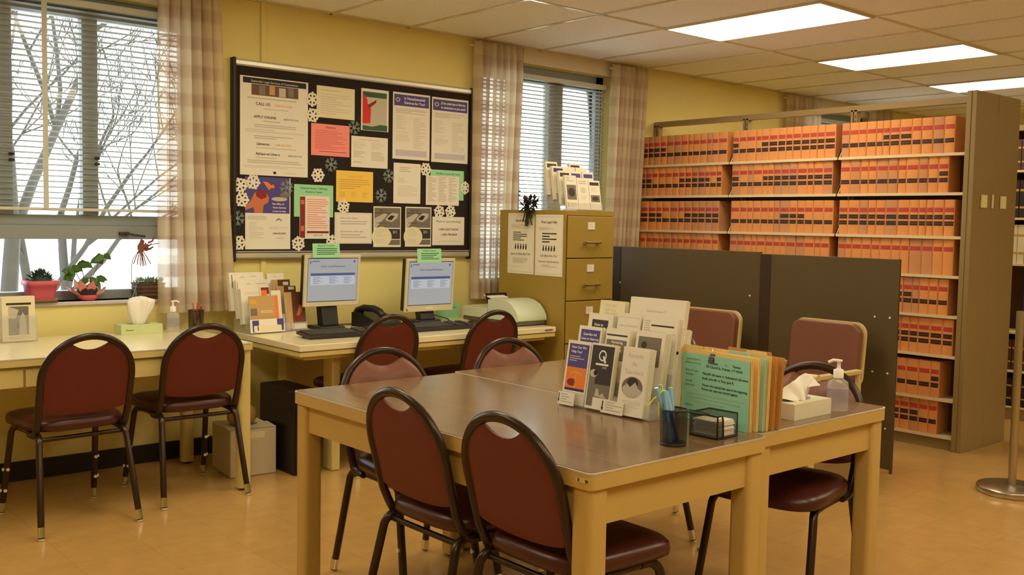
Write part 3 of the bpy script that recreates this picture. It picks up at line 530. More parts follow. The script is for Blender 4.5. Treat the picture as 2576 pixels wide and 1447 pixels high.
# ================================================================== CHAIRS
def hoopz(u, top=.855, zc=.66, a=.192): return zc+(top-.0125-zc)*math.sqrt(max(0, 1-(u/a)**2))
def ry(z): return -.165-(z-.45)*.26
def make_chair():
    t = thing('stacking_chair', '', 'chair')
    # back frame
    pts = []; a = .192
    lo = [(-.186, -.07, .413), (-.187, -.115, .413), (-.188, -.142, .425), (-.1885, -.158, .455)]
    pts += lo
    for z in (.50, .56, .61): pts.append((-.189-.003*(z-.45)/.2, ry(z), z))
    n = 24
    for i in range(n+1):
        an = PI-PI*i/n; u = a*math.cos(an); z = .66+(.843-.66)*math.sin(an); pts.append((u, ry(z), z))
    for z in (.61, .56, .50): pts.append((.189+.003*(z-.45)/.2, ry(z), z))
    pts += [(-p[0], p[1], p[2]) for p in lo[::-1]]
    b = MB(); b.tube(pts, .0155, 'chair_frame', 10, ratio=.85, up=(0, 1, .1)); b.build('back_frame', t)
    # backrest pad
    def zb(u): return .535-.035*math.sqrt(max(0, 1-(u/.19)**2))
    def zt(u):
        h = hoopz(u)-.006
        if abs(u) < .092: return min(h, .785+.040*(u/.092)**2)
        return h
    U = .178
    def surf(side):
        def fn(s, v):
            u = (2*s-1)*U; z = zb(u)+(zt(u)-zb(u))*v; e = (1-abs(2*s-1)**8)*(1-abs(2*v-1)**10)
            return (u, ry(z)+(.006+.024*e if side > 0 else -.004-.006*e), z)
        return fn
    b = MB(); nu, nv = 36, 14
    b.grid(surf(-1), nu, nv, 'vinyl_back'); b.grid(lambda s, v: surf(1)(1-s, v), nu, nv, 'pad_sheen')
    for f1, f2 in (((lambda q: (q, 0)), 0), ((lambda q: (q, 1)), 1), ((lambda q: (0, q)), 2), ((lambda q: (1, q)), 3)):
        vs = []
        for i in range(nu+1): s, v = f1(i/nu); vs += [surf(-1)(s, v), surf(1)(s, v)]
        b.add(vs, [(2*i, 2*i+1, 2*i+3, 2*i+2) if f2 in (1, 2) else (2*i, 2*i+2, 2*i+3, 2*i+1) for i in range(nu)], 'vinyl_back', True)
    b.build('backrest', t)
    # seat
    prof = [(.90, .428), (.985, .434), (1.0, .452), (.985, .468), (.93, .479), (.8, .486), (.5, .492), (.15, .494), (0.01, .494)]
    b = MB(); n = 36; vs = []
    for r, z in prof:
        for k in range(n):
            an = 2*PI*k/n; c, s = math.cos(an), math.sin(an); e = .5
            x = math.copysign(abs(c)**e, c)*.212*r; y = math.copysign(abs(s)**e, s)*.215*r+.035
            x *= 1+.06*(y/.21)
            vs.append((x, y, z-.012*max(0, (y-.16)/.1)))
    b.add(vs, [(i*n+k, i*n+(k+1) % n, (i+1)*n+(k+1) % n, (i+1)*n+k) for i in range(len(prof)-1) for k in range(n)], 'vinyl_seat', True)
    b.add(vs[:n], [tuple(range(n))[::-1]], 'base_black'); b.build('seat', t)
    b = MB()
    for s in (-1, 1): b.tube([(s*.178, -.15, .414), (s*.178, .0, .416), (s*.178, .16, .414)], .0115, 'chair_frame')
    b.tube([(-.182, -.15, .398), (.182, -.15, .398)], .010, 'chair_frame'); b.tube([(-.178, .13, .412), (.178, .13, .412)], .010, 'chair_frame'); b.build('seat_frame', t)
    for s in (-1, 1):
        for f in (-1, 1):
            foot = Vector((s*(.21 if f < 0 else .207), .26*f, 0)); top = Vector((s*.186, .175*f, .385))
            b = MB(); b.tube([(s*.178, .10*f, .4155), (s*.178, .135*f, .4155), (s*.180, .155*f, .408), (s*.1825, .167*f, .398), tuple(top), tuple(foot+(top-foot)*.02)], .0140, 'chair_frame', 10); q = b.build('leg', t)
            b = MB(); d = (top-foot).normalized(); b.tube([foot+d*.012, foot+d*.055], .0155, 'chrome', 10); b.tube([foot, foot+d*.012], .0135, 'binder', 10); b.build('glide', q)
            if f > 0:
                b = MB()
                for z in (.11, .21):
                    p = foot+(top-foot)*(z/.385); b.tube([p+Vector((0, -.012, 0)), p+Vector((0, -.019, 0))], .0075, 'white', 10); b.tube([p+Vector((s*.012, 0, 0)), p+Vector((s*.019, 0, 0))], .0075, 'white', 10)
                b.build('bumper', q)
    return t
ch = make_chair(); GRP = 'burgundy stacking chairs'
CH = [(1.40, 4.60, 3, 'burgundy stacking chair furthest left, at the window desk'), (1.985, 4.72, 0, 'burgundy stacking chair at the right end of the window desk'),
      (1.945, 2.45, -90, 'burgundy stacking chair seen from behind, left of the two at the near table side'), (1.955, 1.975, -90, 'burgundy stacking chair nearest the viewer at the corner of the near table'),
      (2.165, 3.01, 177, 'burgundy stacking chair facing the viewer across the left far end of the table'), (2.80, 3.0, 176, 'burgundy stacking chair facing the viewer at the far end, right of its neighbour'),
      (3.03, 1.99, 100, 'burgundy stacking chair on the right side of the table, behind the tissue box'),
      (2.995, 4.68, 2, 'burgundy stacking chair in front of the left monitor and telephone'), (3.66, 4.61, 3, 'burgundy stacking chair in front of the printer, right of the right monitor'),
      (3.30, 2.97, 50, 'stacking chair hidden behind the brochure rack, one leg tip showing under the table')]
for i, (x, y, a, l) in enumerate(CH):
    if i == 0: first = ch; ch.location = (x, y, 0); ch.rotation_euler = (0, 0, math.radians(a)); ch['label'] = l; ch['group'] = GRP
    else: dup(first, (x, y, 0), math.radians(a), l, GRP)
def armchair(y, label):   # faces -x
    t = thing('armchair', label, 'chair', (4.73, y, 0), PI/2, 'beige framed armchairs by the grey dividers'); wv = .235
    # local: faces +y ... rotated so that it faces -x
    def rp(cx, cz, w, h, r, n=6):
        pts = []
        for sx, sz, a0 in ((1, 1, 0), (-1, 1, 90), (-1, -1, 180), (1, -1, 270)):
            for i in range(n+1): a = math.radians(a0+90*i/n); pts.append((cx+sx*(w/2-r)+r*math.cos(a), cz+sz*(h/2-r)+r*math.sin(a)))
        return pts
    b = MB(); b.M = Matrix.Translation((0, -.2, 0)) @ Matrix.Rotation(.10, 4, 'X'); b.prismy(rp(0, .665, .43, .35, .06), -.02, .03, 'arm_vinyl'); o = b.build('backrest', t, .012, 3)
    b = MB(); b.M = Matrix.Translation((0, -.2, 0)) @ Matrix.Rotation(.10, 4, 'X'); b.prismy(rp(0, .665, .452, .37, .068), -.038, -.018, 'arm_metal'); b.build('back_shell', t)
    b = MB(); b.prism(rrect(-.22, .22, -.2, .25, .05), .42, .48, 'arm_vinyl'); b.build('seat', t, .015, 3)
    for s in (-1, 1):
        b = MB(); b.tube([(s*.235, -.26, .01), (s*.235, -.23, .3), (s*.235, -.22, .58)], .016, 'arm_metal', 8); b.build('leg', t)
        b = MB(); b.tube([(s*.235, .21, .0), (s*.235, .21, .58)], .016, 'arm_metal', 8); b.build('leg', t)
        b = MB(); b.box(s*.235-.02, s*.235+.02, -.23, .2, .572, .595, 'arm_metal'); b.tube([(s*.235-.024, .21, .585), (s*.235+.024, .21, .585)], .021, 'arm_metal', 12); b.build('armrest', t, .004)
    b = MB(); b.box(-.235, .235, .17, .2, .39, .42, 'arm_metal'); b.box(-.235, .235, -.22, -.19, .39, .42, 'arm_metal'); b.build('seat_rail', t)
armchair(3.04, 'beige framed armchair with brown pad, against the right divider panel'); armchair(3.865, 'beige framed armchair left of the other, partly behind the brochure rack')

# ================================================================== FILING CABINET
X0, X1, Y0, Y1, H = 4.305, 4.745, 4.45, 5.075, 1.442
t = thing('filing_cabinet', 'tall tan five drawer filing cabinet beside the computer desk', 'cabinet', ((X0+X1)/2, (Y0+Y1)/2, 0)); w, d = (X1-X0)/2, (Y1-Y0)/2
b = MB(); b.box(-w, w, -d, d, 0, H, 'cabinet'); b.box(-w+.012, w-.012, -d-.001, -d, .05, H-.03, 'cab_seam'); b.build('body', t, .004)
for i in range(5):
    z1 = H-.036-i*.268; b = MB(); b.box(-w+.016, w-.016, -d-.012, -d-.001, z1-.262, z1, 'cabinet'); dr = b.build('drawer', t, .003)
    b = MB(); cz = z1-.165; b.box(-.07, -.045, -d-.03, -d-.012, cz-.008, cz+.008, 'chrome'); b.box(.045, .07, -d-.03, -d-.012, cz-.008, cz+.008, 'chrome')
    b.tube([(-.07, -d-.034, cz+.003), (-.03, -d-.040, cz), (.03, -d-.040, cz), (.07, -d-.034, cz+.003)], .0065, 'handle_metal', 8, ratio=1); b.build('handle', dr)
    b = MB(); b.box(-.035, .03, -d-.015, -d-.012, z1-.085, z1-.035, 'alu'); b.box(-.030, .025, -d-.016, -d-.015, z1-.081, z1-.039, 'paper')
    for k in range(3): b.box(-.025, .01, -d-.0165, -d-.016, z1-.05-k*.009, z1-.048-k*.009, 'text_grey')
    b.build('label_holder', dr)
def side_poster(c, label, el):
    XX = X0-.0014; (xa, ya), (xb, yb) = c; p = atx(xa, ya, XX); q = atx(xb, yb, XX); w = abs(p.y-q.y); h = p.z-q.z
    o = sheet_mb(w, h, 'paper', el).build('poster'); o.location = (XX, max(p.y, q.y), q.z); o.rotation_euler = (0, 0, -PI/2); tag(o, label, 'poster'); return o
fig = []
for i in range(5): fig += [('P', circ(.3+i*.1, .515, .022, 8, .012), K), ('P', [(.28+i*.1, .53), (.33+i*.1, .53), (.32+i*.1, .59), (.27+i*.1, .59)], K), ('R', .27+i*.1, .59, .33+i*.1, .6, G)]
side_poster(((1279, 536), (1342, 691)), 'white Spanish legal help poster, left on the filing cabinet side', [('B', .03, G), ('T', 'Ayuda Legal', .5, .14, .055, K, True, .62), ('L', .12, .19, .85, .26, 4, G), ('L', .2, .31, .8, .47, 5, K)]+fig+[('T', 'Llame al (860) 456-1761', .5, .69, .05, K, False, .8), ('L', .2, .74, .78, .83, 4, G), ('L', .15, .88, .8, .9, 1, 'text_pale')])
side_poster(((1348, 540), (1414, 697)), 'white poster headed Free Legal Help, right on the filing cabinet side', [('B', .03, G), ('T', 'Free Legal Help', .5, .14, .06, K, True, .72), ('L', .12, .21, .88, .26, 3, G), ('L', .25, .30, .8, .48, 4, K)]+fig+[('T', 'Call (860) 456-1761', .5, .69, .05, K, False, .75), ('T', 'Connecticut Legal Services, Inc.', .5, .78, .04, K, False, .8), ('L', .25, .82, .8, .87, 2, G)])
# bow of dried leaves hanging over the cabinet edge
b = MB(); rnd = random.Random(5)
for i in range(70):
    a = rnd.uniform(0, 2*PI); e = rnd.uniform(-.9, 1); L = rnd.uniform(.05, .10); d = Vector((math.cos(a)*.7, math.sin(a), e)).normalized(); s = Vector((-d.y, d.x, 0)).normalized()*.013
    p = Vector((rnd.uniform(-.02, .02), rnd.uniform(-.035, .035), rnd.uniform(-.03, .03)))
    b.add([p, p+d*L*.5+s, p+d*L, p+d*L*.5-s], [(0, 1, 2, 3)], 'dark_leaf')
for i in range(16):
    L = rnd.uniform(.07, .15); a = rnd.uniform(-.05, .05); b.tube([(-.01, 0, 0), (-.02, a*.5, -L*.5), (-.018, a, -L)], .004, 'dark_leaf', 5)
o = b.build('dried_plant'); q = atx(1342, 513, 4.33); o.location = (4.295, q.y, 1.475); tag(o, 'dark dried plant drooping over the filing cabinet top edge', 'plant')

# ================================================================== BROCHURE RACKS
def brochure(rack_loc, rz, x, y, z, w, h, t, base, el, label, tilt=.16, name='brochure_stack', cat='brochures'):
    b = sheet_mb(w, h, base, el, t=.0012); n = max(1, int(t/.0035))
    for i in range(n):
        dx = random.uniform(-.0015, .0015); dz = random.uniform(-.002, .0015); b.box(dx, w+dx, .0015+i*t/n, .0015+(i+.8)*t/n, 0, h+dz, 'paper' if i % 2 else 'paper_cream')
    o = b.build(name); M = Matrix.Translation(rack_loc) @ Matrix.Rotation(rz, 4, 'Z') @ Matrix.Translation((x, y, z)) @ Matrix.Rotation(-tilt, 4, 'X'); o.matrix_world = M; tag(o, label, cat); return o
def rack(loc, rz, W, rows, label, step=.045, up=.045, h0=.10, tilt=.16):
    t = thing('brochure_rack', label, 'brochure holder', loc, rz)
    b = MB(); D = rows*step+.03; b.box(0, W, 0, D, 0, .004, 'acrylic')
    b.build('base', t)
    for r in range(rows):
        y = r*step; z = r*up+.004; b = MB(); ct, st = math.cos(tilt), math.sin(tilt)
        b.M = Matrix.Translation((0, y, z)) @ Matrix.Rotation(-tilt, 4, 'X'); b.box(0, W, -.003, -.001, 0, h0*.45, 'acrylic'); b.box(0, W, -.003, .034, -.002, 0, 'acrylic'); b.box(0, W, .036, .038, 0, h0, 'acrylic'); b.build('pocket', t)
    for x in (0, W-.002): b = MB(); b.prismx([(0, 0), (D, 0), (D, rows*up+h0*.5), (step, up), (0, .03)], x, x+.002, 'acrylic'); b.build('side_panel', t)
    return t
# --- big rack on the near table, facing the viewer's left
L0 = Vector((2.345, 2.432, .7405)); RZ = -PI/2+.03
rack(L0, RZ, .395, 4, 'clear tiered brochure rack on the brown tables', step=.052, up=.045)
def B0(*a, **k): return brochure(L0, RZ, *a, **k)
TIP = .007
B0(.005, .0, TIP, .105, .215, .012, 'paper', [('R', .08, .05, .94, .42, 'purple'), ('T', 'How Can We', .5, .12, .055, 'white', True, .8), ('T', 'Help You?', .42, .19, .055, 'white', True, .6), ('L', .14, .24, .8, .34, 3, 'photo_pale'), ('R', .08, .42, .94, .76, 'orange'), ('P', circ(.35, .66, .2, 12, .06), 'dark_red'), ('R', .49, .48, .53, .74, 'gold'), ('P', [(.25, .52), (.5, .47), (.78, .52), (.78, .54), (.5, .5), (.25, .54)], 'gold'), ('R', .08, .75, .94, .79, 'navy'), ('L', .2, .84, .8, .9, 1, 'text_pale')], 'brochure headed How Can We Help You, purple over orange, front row left')
B0(.122, -.008, TIP, .105, .217, .020, 'paper', [('R', .04, .03, .96, .72, 'photo_dark'), ('R', .04, .5, .3, .96, 'photo_mid'), ('R', .3, .62, .96, .82, 'photo_mid'), ('P', circ(.5, .18, .16, 20, .085), 'white'), ('P', circ(.5, .18, .115, 20, .062), 'photo_dark'), ('P', [(.5, .19), (.57, .18), (.68, .28), (.6, .29)], 'white'), ('R', .25, .3, .78, .33, 'white'), ('T', 'LINE', .62, .375, .045, 'photo_pale', True, .4), ('P', circ(.22, .46, .17, 14, .06), 'photo_pale'), ('P', circ(.3, .45, .09, 12, .045), K), ('P', [(.35, .8), (.4, .68), (.5, .7), (.55, .78), (.7, .74), (.78, .8), (.9, .82)], 'photo_pale')], 'black brochure with a large white letter Q, front row middle')
B0(.262, -.010, TIP, .108, .219, .034, 'paper', [('T', 'Parents', .5, .15, .095, G, False, .74), ('T', 'As', .5, .27, .095, G), ('T', 'Teachers', .5, .39, .095, G, False, .86), ('P', circ(.5, .58, .4, 28, .155), 'photo_mid'), ('P', circ(.5, .51, .22, 18, .075), 'photo_dark'), ('P', [(.12, .6), (.3, .53), (.42, .58), (.6, .5), (.72, .58), (.88, .62), (.78, .7), (.5, .735), (.22, .7)], 'photo_pale'), ('L', .2, .78, .9, .97, 7, 'text_pale')], 'white brochure reading Parents As Teachers with an oval photo, front row right')
B0(.005, .052, .05, .105, .218, .02, 'paper', [('R', .1, .05, .94, .26, 'purple'), ('T', 'Guardian Ad', .5, .14, .055, 'white', True, .72), ('T', 'Litem or Attorney', .52, .21, .05, 'white', True, .78), ('L', .1, .32, .9, .6, 6, G)], 'brochure with a purple block headed Guardian Ad Litem, second row left')
B0(.130, .052, .05, .105, .222, .03, 'paper', [('R', .04, .09, .9, .115, 'photo_dark'), ('R', .06, .17, .9, .48, 'photo_mid'), ('T', 'Nurturing', .5, .225, .055, 'white', True, .6), ('T', 'Families', .5, .285, .055, 'white', True, .5), ('T', 'Network', .5, .345, .055, 'white', True, .5)], 'brochure with grey block headed Nurturing Families, second row middle')
B0(.262, .052, .05, .12, .225, .03, 'paper', [('R', .09, .08, .88, .5, 'photo_mid'), ('P', circ(.3, .2, .1, 12, .05), 'photo_dark')], 'white brochure with a large grey picture, second row right')
B0(.002, .104, .095, .112, .215, .03, 'paper', [('R', .16, .1, .82, .42, 'photo_dark'), ('T', 'How to', .45, .2, .06, 'white', True, .5), ('T', 'Change Your', .5, .28, .06, 'white', True, .6)], 'brochure with a black block headed How to Change, third row left')
B0(.135, .104, .095, .10, .226, .025, 'paper', [('B', .06, G), ('T', 'State of Connecticut', .5, .2, .045, G, True, .8), ('T', 'Department of', .5, .3, .045, G, True, .7), ('T', 'Social Services', .5, .36, .045, G, True, .75)], 'white brochure reading State of Connecticut, third row middle')
B0(.245, .104, .095, .145, .222, .035, 'paper', [('R', .25, .11, .9, .135, 'photo_dark'), ('L', .05, .06, .22, .26, 6, G), ('T', 'The CARDINAL Program', .6, .24, .045, G, True, .7), ('T', 'I. Who Should Go There', .55, .31, .04, G, True, .7)], 'white leaflet with a dark rule, third row right below the landscape sheets')
B0(.005, .158, .138, .115, .215, .02, 'paper_cream', [('T', 'COURT', .45, .11, .07, G, False, .55), ('T', 'SERVICE', .45, .18, .07, G, False, .55), ('T', 'CENTERS', .45, .25, .07, G, False, .6)], 'cream brochure reading Court Service Centers, back row left')
B0(.135, .165, .138, .235, .235, .02, 'paper', [('T', 'United Services CT', .5, .2, .045, G, True), ('T', 'Emergency Mental Health Services', .5, .29, .045, G, True, .7), ('L', .15, .37, .9, .48, 3, 'text_pale')], 'broad white sheets headed United Services, tallest in the back row')
B0(.37, .10, .04, .03, .25, .05, 'paper', [('R', .1, .3, .9, .34, K)], 'bundle of white leaflets at the right end of the rack', tilt=.2)
for x, wd, l in ((.003, .075, 'white rack label with an arrow at the left end of the brochure rack'), (.20, .095, 'white rack label with an arrow below the black Q brochure')):
    brochure(L0, RZ, x, -.016, .004, wd, .042, .0006, 'paper', [('R', .04, .1, .09, .7, K), ('P', [(.01, .6), (.12, .6), (.065, .9)], K), ('L', .2, .12, .95, .9, 4, G)], l, name='rack_label', cat='label')
# --- rack on the computer desk
L1 = Vector((2.50, 5.06, .7155)); RZ1 = .05
rack(L1, RZ1, .25, 3, 'clear brochure rack at the left end of the computer desk', step=.05, up=.05)
b1 = lambda *a, **k: brochure(L1, RZ1, *a, **k)
b1(.015, .01, .01, .18, .20, .012, 'paper', [('R', .0, .0, .28, .8, 'tan_print'), ('R', .02, .1, .24, .22, 'gold'), ('R', .02, .35, .24, .55, 'photo_mid'), ('R', .28, .0, .88, .96, 'tan_print'), ('R', .88, .0, .99, .96, 'orange'), ('L', .36, .42, .8, .5, 2, 'paper_cream')], 'tan and orange brochure in front, on the desk rack')
b1(.0, -.008, .006, .215, .075, .003, 'paper', [('R', .06, .08, .25, .5, 'purple'), ('R', .78, .02, .98, .5, 'purple'), ('R', .06, .5, .14, .95, 'purple'), ('R', .9, .5, .97, .9, 'purple'), ('R', .1, .48, .88, .92, 'paper_cream'), ('R', .2, .54, .23, .84, K)], 'low white card with purple pictures at the front of the desk rack')
b1(.165, .03, .02, .06, .215, .01, 'paper', [('T', 'A', .5, .1, .04, G), ('T', 'Guide', .5, .18, .04, G), ('T', 'to', .5, .26, .04, G), ('T', 'Services', .5, .34, .04, G), ('P', circ(.5, .6, .22, 14, .05), G), ('P', circ(.5, .6, .13, 12, .03), 'paper')], 'narrow white brochure with a round seal, desk rack right column')
b1(.105, .05, .04, .06, .22, .012, 'paper', [('R', .1, .03, .95, .2, 'dark_red'), ('R', .1, .1, .7, .5, 'orange')], 'brochure with a red and orange cover behind the tan one')
b1(-.01, .06, .05, .13, .20, .03, 'paper', [('L', .2, .1, .9, .2, 2, 'text_pale')], 'white pages behind the tan brochure, left in the desk rack')
b1(-.015, .10, .08, .20, .215, .03, 'paper', [('P', [(.3, .12), (.38, .08), (.46, .12), (.44, .13), (.38, .10), (.32, .13)], G), ('L', .6, .1, .95, .14, 1, G), ('R', .03, .06, .05, .4, 'tan_print')], 'stack of white forms, middle tier of the desk rack')
b1(-.035, .145, .12, .215, .215, .03, 'paper', [('P', [(.3, .14), (.38, .1), (.46, .14), (.44, .15), (.38, .12), (.32, .15)], G), ('L', .6, .1, .95, .14, 1, G), ('R', .07, .06, .09, .4, K)], 'stack of white forms, top tier of the desk rack')
L2 = Vector((2.755, 5.10, .7155))
t = rack(L2, .04, .125, 3, 'narrow clear rack of brown brochures beside the left monitor', step=.045, up=.03)
b2 = lambda *a, **k: brochure(L2, .04, *a, **k)
b2(.0, .0, .008, .12, .215, .02, 'brown_print', [('R', .0, .0, .3, .98, 'tan_print'), ('P', [(.45, .7), (.7, .35), (.95, .15), (.9, .4), (.7, .6), (.6, .72)], 'skin'), ('P', circ(.6, .7, .2, 12, .07), 'dark_red'), ('R', .25, .85, .98, .99, 'paper'), ('R', .3, .87, .33, .97, K)], 'brown brochure with hands on it, front of the narrow rack')
b2(-.015, .05, .04, .11, .215, .02, 'brown_print', [('R', .0, .0, .3, .98, 'tan_print'), ('R', .55, .02, .9, .1, 'paper')], 'brown brochure in the middle tier of the narrow rack')
b2(-.035, .09, .075, .115, .215, .02, 'brown_print', [('R', .0, .0, .3, .98, 'tan_print'), ('R', .6, .06, .9, .15, 'paper')], 'brown brochure in the upper tier of the narrow rack')
b2(-.045, .135, .115, .11, .21, .02, 'paper', [('P', [(.35, .1), (.45, .06), (.55, .1), (.53, .11), (.45, .08), (.37, .11)], G)], 'white brochure at the back of the narrow rack')
# --- rack on the filing cabinet
L3 = Vector((4.365, 4.50, 1.4425))
rack(L3, 0, .32, 4, 'clear brochure rack on top of the tan filing cabinet', step=.05, up=.03)
b3 = lambda *a, **k: brochure(L3, 0, *a, **k)
pic = lambda y0, y1: [('R', .1, y0, .92, y1, 'photo_mid'), ('P', circ(.5, (y0+y1)/2, .3, 12, (y1-y0)*.3), 'photo_dark')]
b3(.005, .0, .008, .10, .215, .015, 'paper', [('L', .1, .05, .8, .2, 3, G)]+pic(.28, .72)+[('R', .12, .8, .16, .95, K), ('L', .25, .82, .9, .95, 3, G)], 'white brochure with a dark photo, front left on the filing cabinet')
b3(.11, .0, .008, .10, .20, .015, 'paper', [('L', .15, .08, .9, .22, 2, G), ('P', circ(.5, .38, .25, 16, .1), 'text_pale'), ('L', .2, .55, .8, .7, 3, 'text_pale')], 'plain white brochure with a pale seal, front middle on the filing cabinet')
b3(.215, .0, .008, .10, .19, .02, 'paper', [('R', .08, .06, .92, .17, 'photo_dark'), ('L', .15, .25, .85, .4, 3, 'text_pale')]+pic(.5, .74), 'brochure with dark title bar, front right on the filing cabinet')
for i, (x, r, c, l) in enumerate(((.0, 1, 'photo_dark', 'brochure with black heading in the second row, left on the cabinet rack'), (.10, 1, 'purple', 'brochure with purple heading in the second row on the cabinet rack'), (.21, 1, 'purple', 'brochure with purple heading in the second row, right on the cabinet rack'),
        (-.01, 2, 'navy', 'brochure with blue heading in the third row on the cabinet rack'), (.09, 2, 'paper_cream', 'cream brochure in the third row of the cabinet rack'), (.2, 2, 'paper_cream', 'cream brochure in the third row, right of the cabinet rack'), (-.02, 3, 'photo_dark', 'brochure with grey heading in the back row of the cabinet rack'), (.19, 3, 'photo_dark', 'brochure with dark heading in the back row, right on the cabinet rack'))):
    b3(x, .05*r, .008+.03*r, .1, .215, .02, 'paper', [('R', .1, .06, .92, .18, c), ('L', .12, .25, .9, .5, 4, 'text_pale')], l)
# --- holder on the window desk
p = atz(5, 860, .74)
t = thing('brochure_holder', 'clear upright holder at the left end of the window desk', 'brochure holder', (1.262, 5.13, .7405)); b = MB(); b.box(0, .16, 0, .002, 0, .13, 'acrylic'); b.box(0, .16, .045, .047, 0, .21, 'acrylic'); b.box(0, .16, 0, .09, 0, .003, 'acrylic'); b.box(0, .002, 0, .047, 0, .13, 'acrylic'); b.box(.158, .16, 0, .047, 0, .13, 'acrylic'); b.build('shell', t)
brochure(Vector((1.268, 5.135, .7445)), 0, .0, .0, .0, .146, .215, .035, 'paper_cream', [('R', .12, .14, .88, .19, 'photo_dark'), ('R', .18, .22, .8, .86, 'photo_mid'), ('P', [(.18, .22), (.5, .3), (.4, .5), (.18, .48)], 'photo_pale'), ('P', [(.5, .86), (.52, .5), (.62, .35), (.72, .5), (.74, .86)], 'photo_pale'), ('R', .44, .6, .5, .72, K), ('L', .2, .9, .8, .96, 2, G)], 'cream booklets with an old street photo in the clear holder', tilt=.05, name='booklet_stack', cat='booklets')

# ================================================================== THINGS ON THE NEAR TABLES
def pen_cup(loc, label, r=.036, h=.098):
    t = thing('pen_cup', label, 'pen holder', loc); n = 28
    b = MB(); vs = []; uv = []
    for z in (.004, h):
        for k in range(n+1): a = 2*PI*k/n; vs.append((r*math.cos(a)*(.94+.06*z/h), r*math.sin(a)*(.94+.06*z/h), z)); uv.append((a*r, z))
    b.add(vs, [(k, k+1, n+2+k, n+1+k) for k in range(n)], 'wire_mesh', True, uv); b.build('mesh_wall', t)
    b = MB(); b.tube([(r*math.cos(2*PI*k/n), r*math.sin(2*PI*k/n), h) for k in range(n)], .0025, 'black_plastic', 6, closed=True); b.build('rim', t)
    b = MB(); b.lathe([(r*.95, 0), (r*.97, .006), (r*.9, .008)], 'black_plastic', n); b.build('base', t)
    return t
PC = Vector((2.168, 1.785, .7405)); pen_cup(PC, 'black mesh pen cup holding blue pens on the near table', .039, .100)
for i, (dx, dy, tx, ty, L, l) in enumerate(((.012, .014, -.045, .028, .152, 'light blue pen leaning left in the near pen cup'), (.016, -.004, -.022, .035, .158, 'blue pen with yellow ribbon tied to it in the near pen cup'), (-.012, .0, -.03, .012, .145, 'short blue pen in the left of the near pen cup'), (.02, .010, .004, .018, .15, 'blue pen standing upright at the right of the near pen cup'), (.0, -.018, -.012, .02, .14, 'dark blue pen at the front of the near pen cup'))):
    t = thing('pen', l, 'pen', (PC.x, PC.y, PC.z+.009), 0, 'blue pens in the near cup'); a = Vector((dx, dy, 0)); e = Vector((tx, ty, L))
    b = MB(); b.tube([a, a+(e-a)*.58], .0048, 'pen_blue' if i != 4 else 'navy', 8); b.build('barrel', t); b = MB(); b.tube([a+(e-a)*.58, e], .0062, 'pen_cap', 8); b.build('cap', t)
t = thing('ribbon', 'yellow green ribbon tied round the pens in the near cup', 'ribbon', (PC.x-.028, PC.y+.026, PC.z+.13)); b = MB()
b.tube([(0, 0, .02), (-.005, .0, .03), (.004, 0, .035), (.008, 0, .02), (0, 0, .012), (-.02, .008, 0), (-.035, .015, -.02)], .002, 'ribbon', 5); b.tube([(0, 0, .015), (-.008, 0, -.01), (-.006, 0, -.05)], .002, 'ribbon', 5); b.tube([(-.01, 0, .008), (.006, -.004, .022)], .005, 'ribbon', 6); b.build('strand', t)
# mesh note holder
NP = Vector((2.312, 1.742, .7405)); t = thing('note_holder', 'black mesh tray holding a stack of note slips', 'note holder', NP, .03)
w, d, h = .098, .100, .068
def mp(b, a, c, z0, z1):
    L = math.hypot(c[0]-a[0], c[1]-a[1]); b.add([(a[0], a[1], z0), (c[0], c[1], z0), (c[0], c[1], z1), (a[0], a[1], z1)], [(0, 1, 2, 3)], 'wire_mesh', False, [(0, z0), (L, z0), (L, z1), (0, z1)])
b = MB(); mp(b, (0, 0), (0, d), 0, h); mp(b, (0, d), (w, d), 0, h); mp(b, (w, d), (w, 0), 0, h); mp(b, (0, 0), (w*.25, 0), 0, h*.9); b.build('mesh_wall', t)
b = MB(); b.tube([(w*.3, 0, .003), (w*.27, 0, h*.8), (w*.22, 0, h), (0, 0, h), (0, d, h), (w, d, h), (w, 0, h), (w, 0, .002), (0, 0, .002), (0, 0, h)], .0028, 'black_plastic', 6); b.build('wire_frame', t)
b = MB(); b.box(0, w, 0, d, 0, .003, 'black_plastic'); b.build('base', t)
b = MB(); rnd = random.Random(3)
for i in range(26):
    q = rnd.uniform(-.003, .003); r = rnd.uniform(-.003, .003); b.box(.008+q, w-.008+q, .006+r, d-.008+r, .004+i*.0018, .004+i*.0018+.0012, 'paper')
o = b.build('note_slips'); o.location = NP; o.rotation_euler = (0, 0, .03); tag(o, 'stack of white paper slips inside the black mesh tray', 'paper', kind='stuff')
# upright folders with the teal sign
SG = Vector((2.492, 2.03, .7405)); SR = -1.672
def fold(i, x, y, w, h, m, label, tabx, lean=.0, rz=0):
    b = MB(); b.box(0, w, 0, .0022, 0, h, m); b.prismy([(tabx, h-.001), (tabx+.085, h-.001), (tabx+.08, h+.012), (tabx+.006, h+.012)], 0, .0015, m); b.box(.004, w-.004, .003, .0065, .004, h-.008, 'paper'); b.box(0, w, .007, .0088, 0, h, m)
    o = b.build('file_folder'); o.matrix_world = Matrix.Translation(SG) @ Matrix.Rotation(SR, 4, 'Z') @ Matrix.Translation((x, y, 0)) @ Matrix.Rotation(rz, 4, 'Z') @ Matrix.Rotation(-lean, 4, 'X'); tag(o, label, 'folder', 'standing manila folders')
ords = ['foremost manila folder, right behind the teal sign', 'second manila folder behind the teal sign', 'third folder behind the teal sign, pale green paper inside', 'fourth manila folder behind the teal sign', 'fifth folder back, darker tan', 'rearmost dark tan folder of the standing stack']
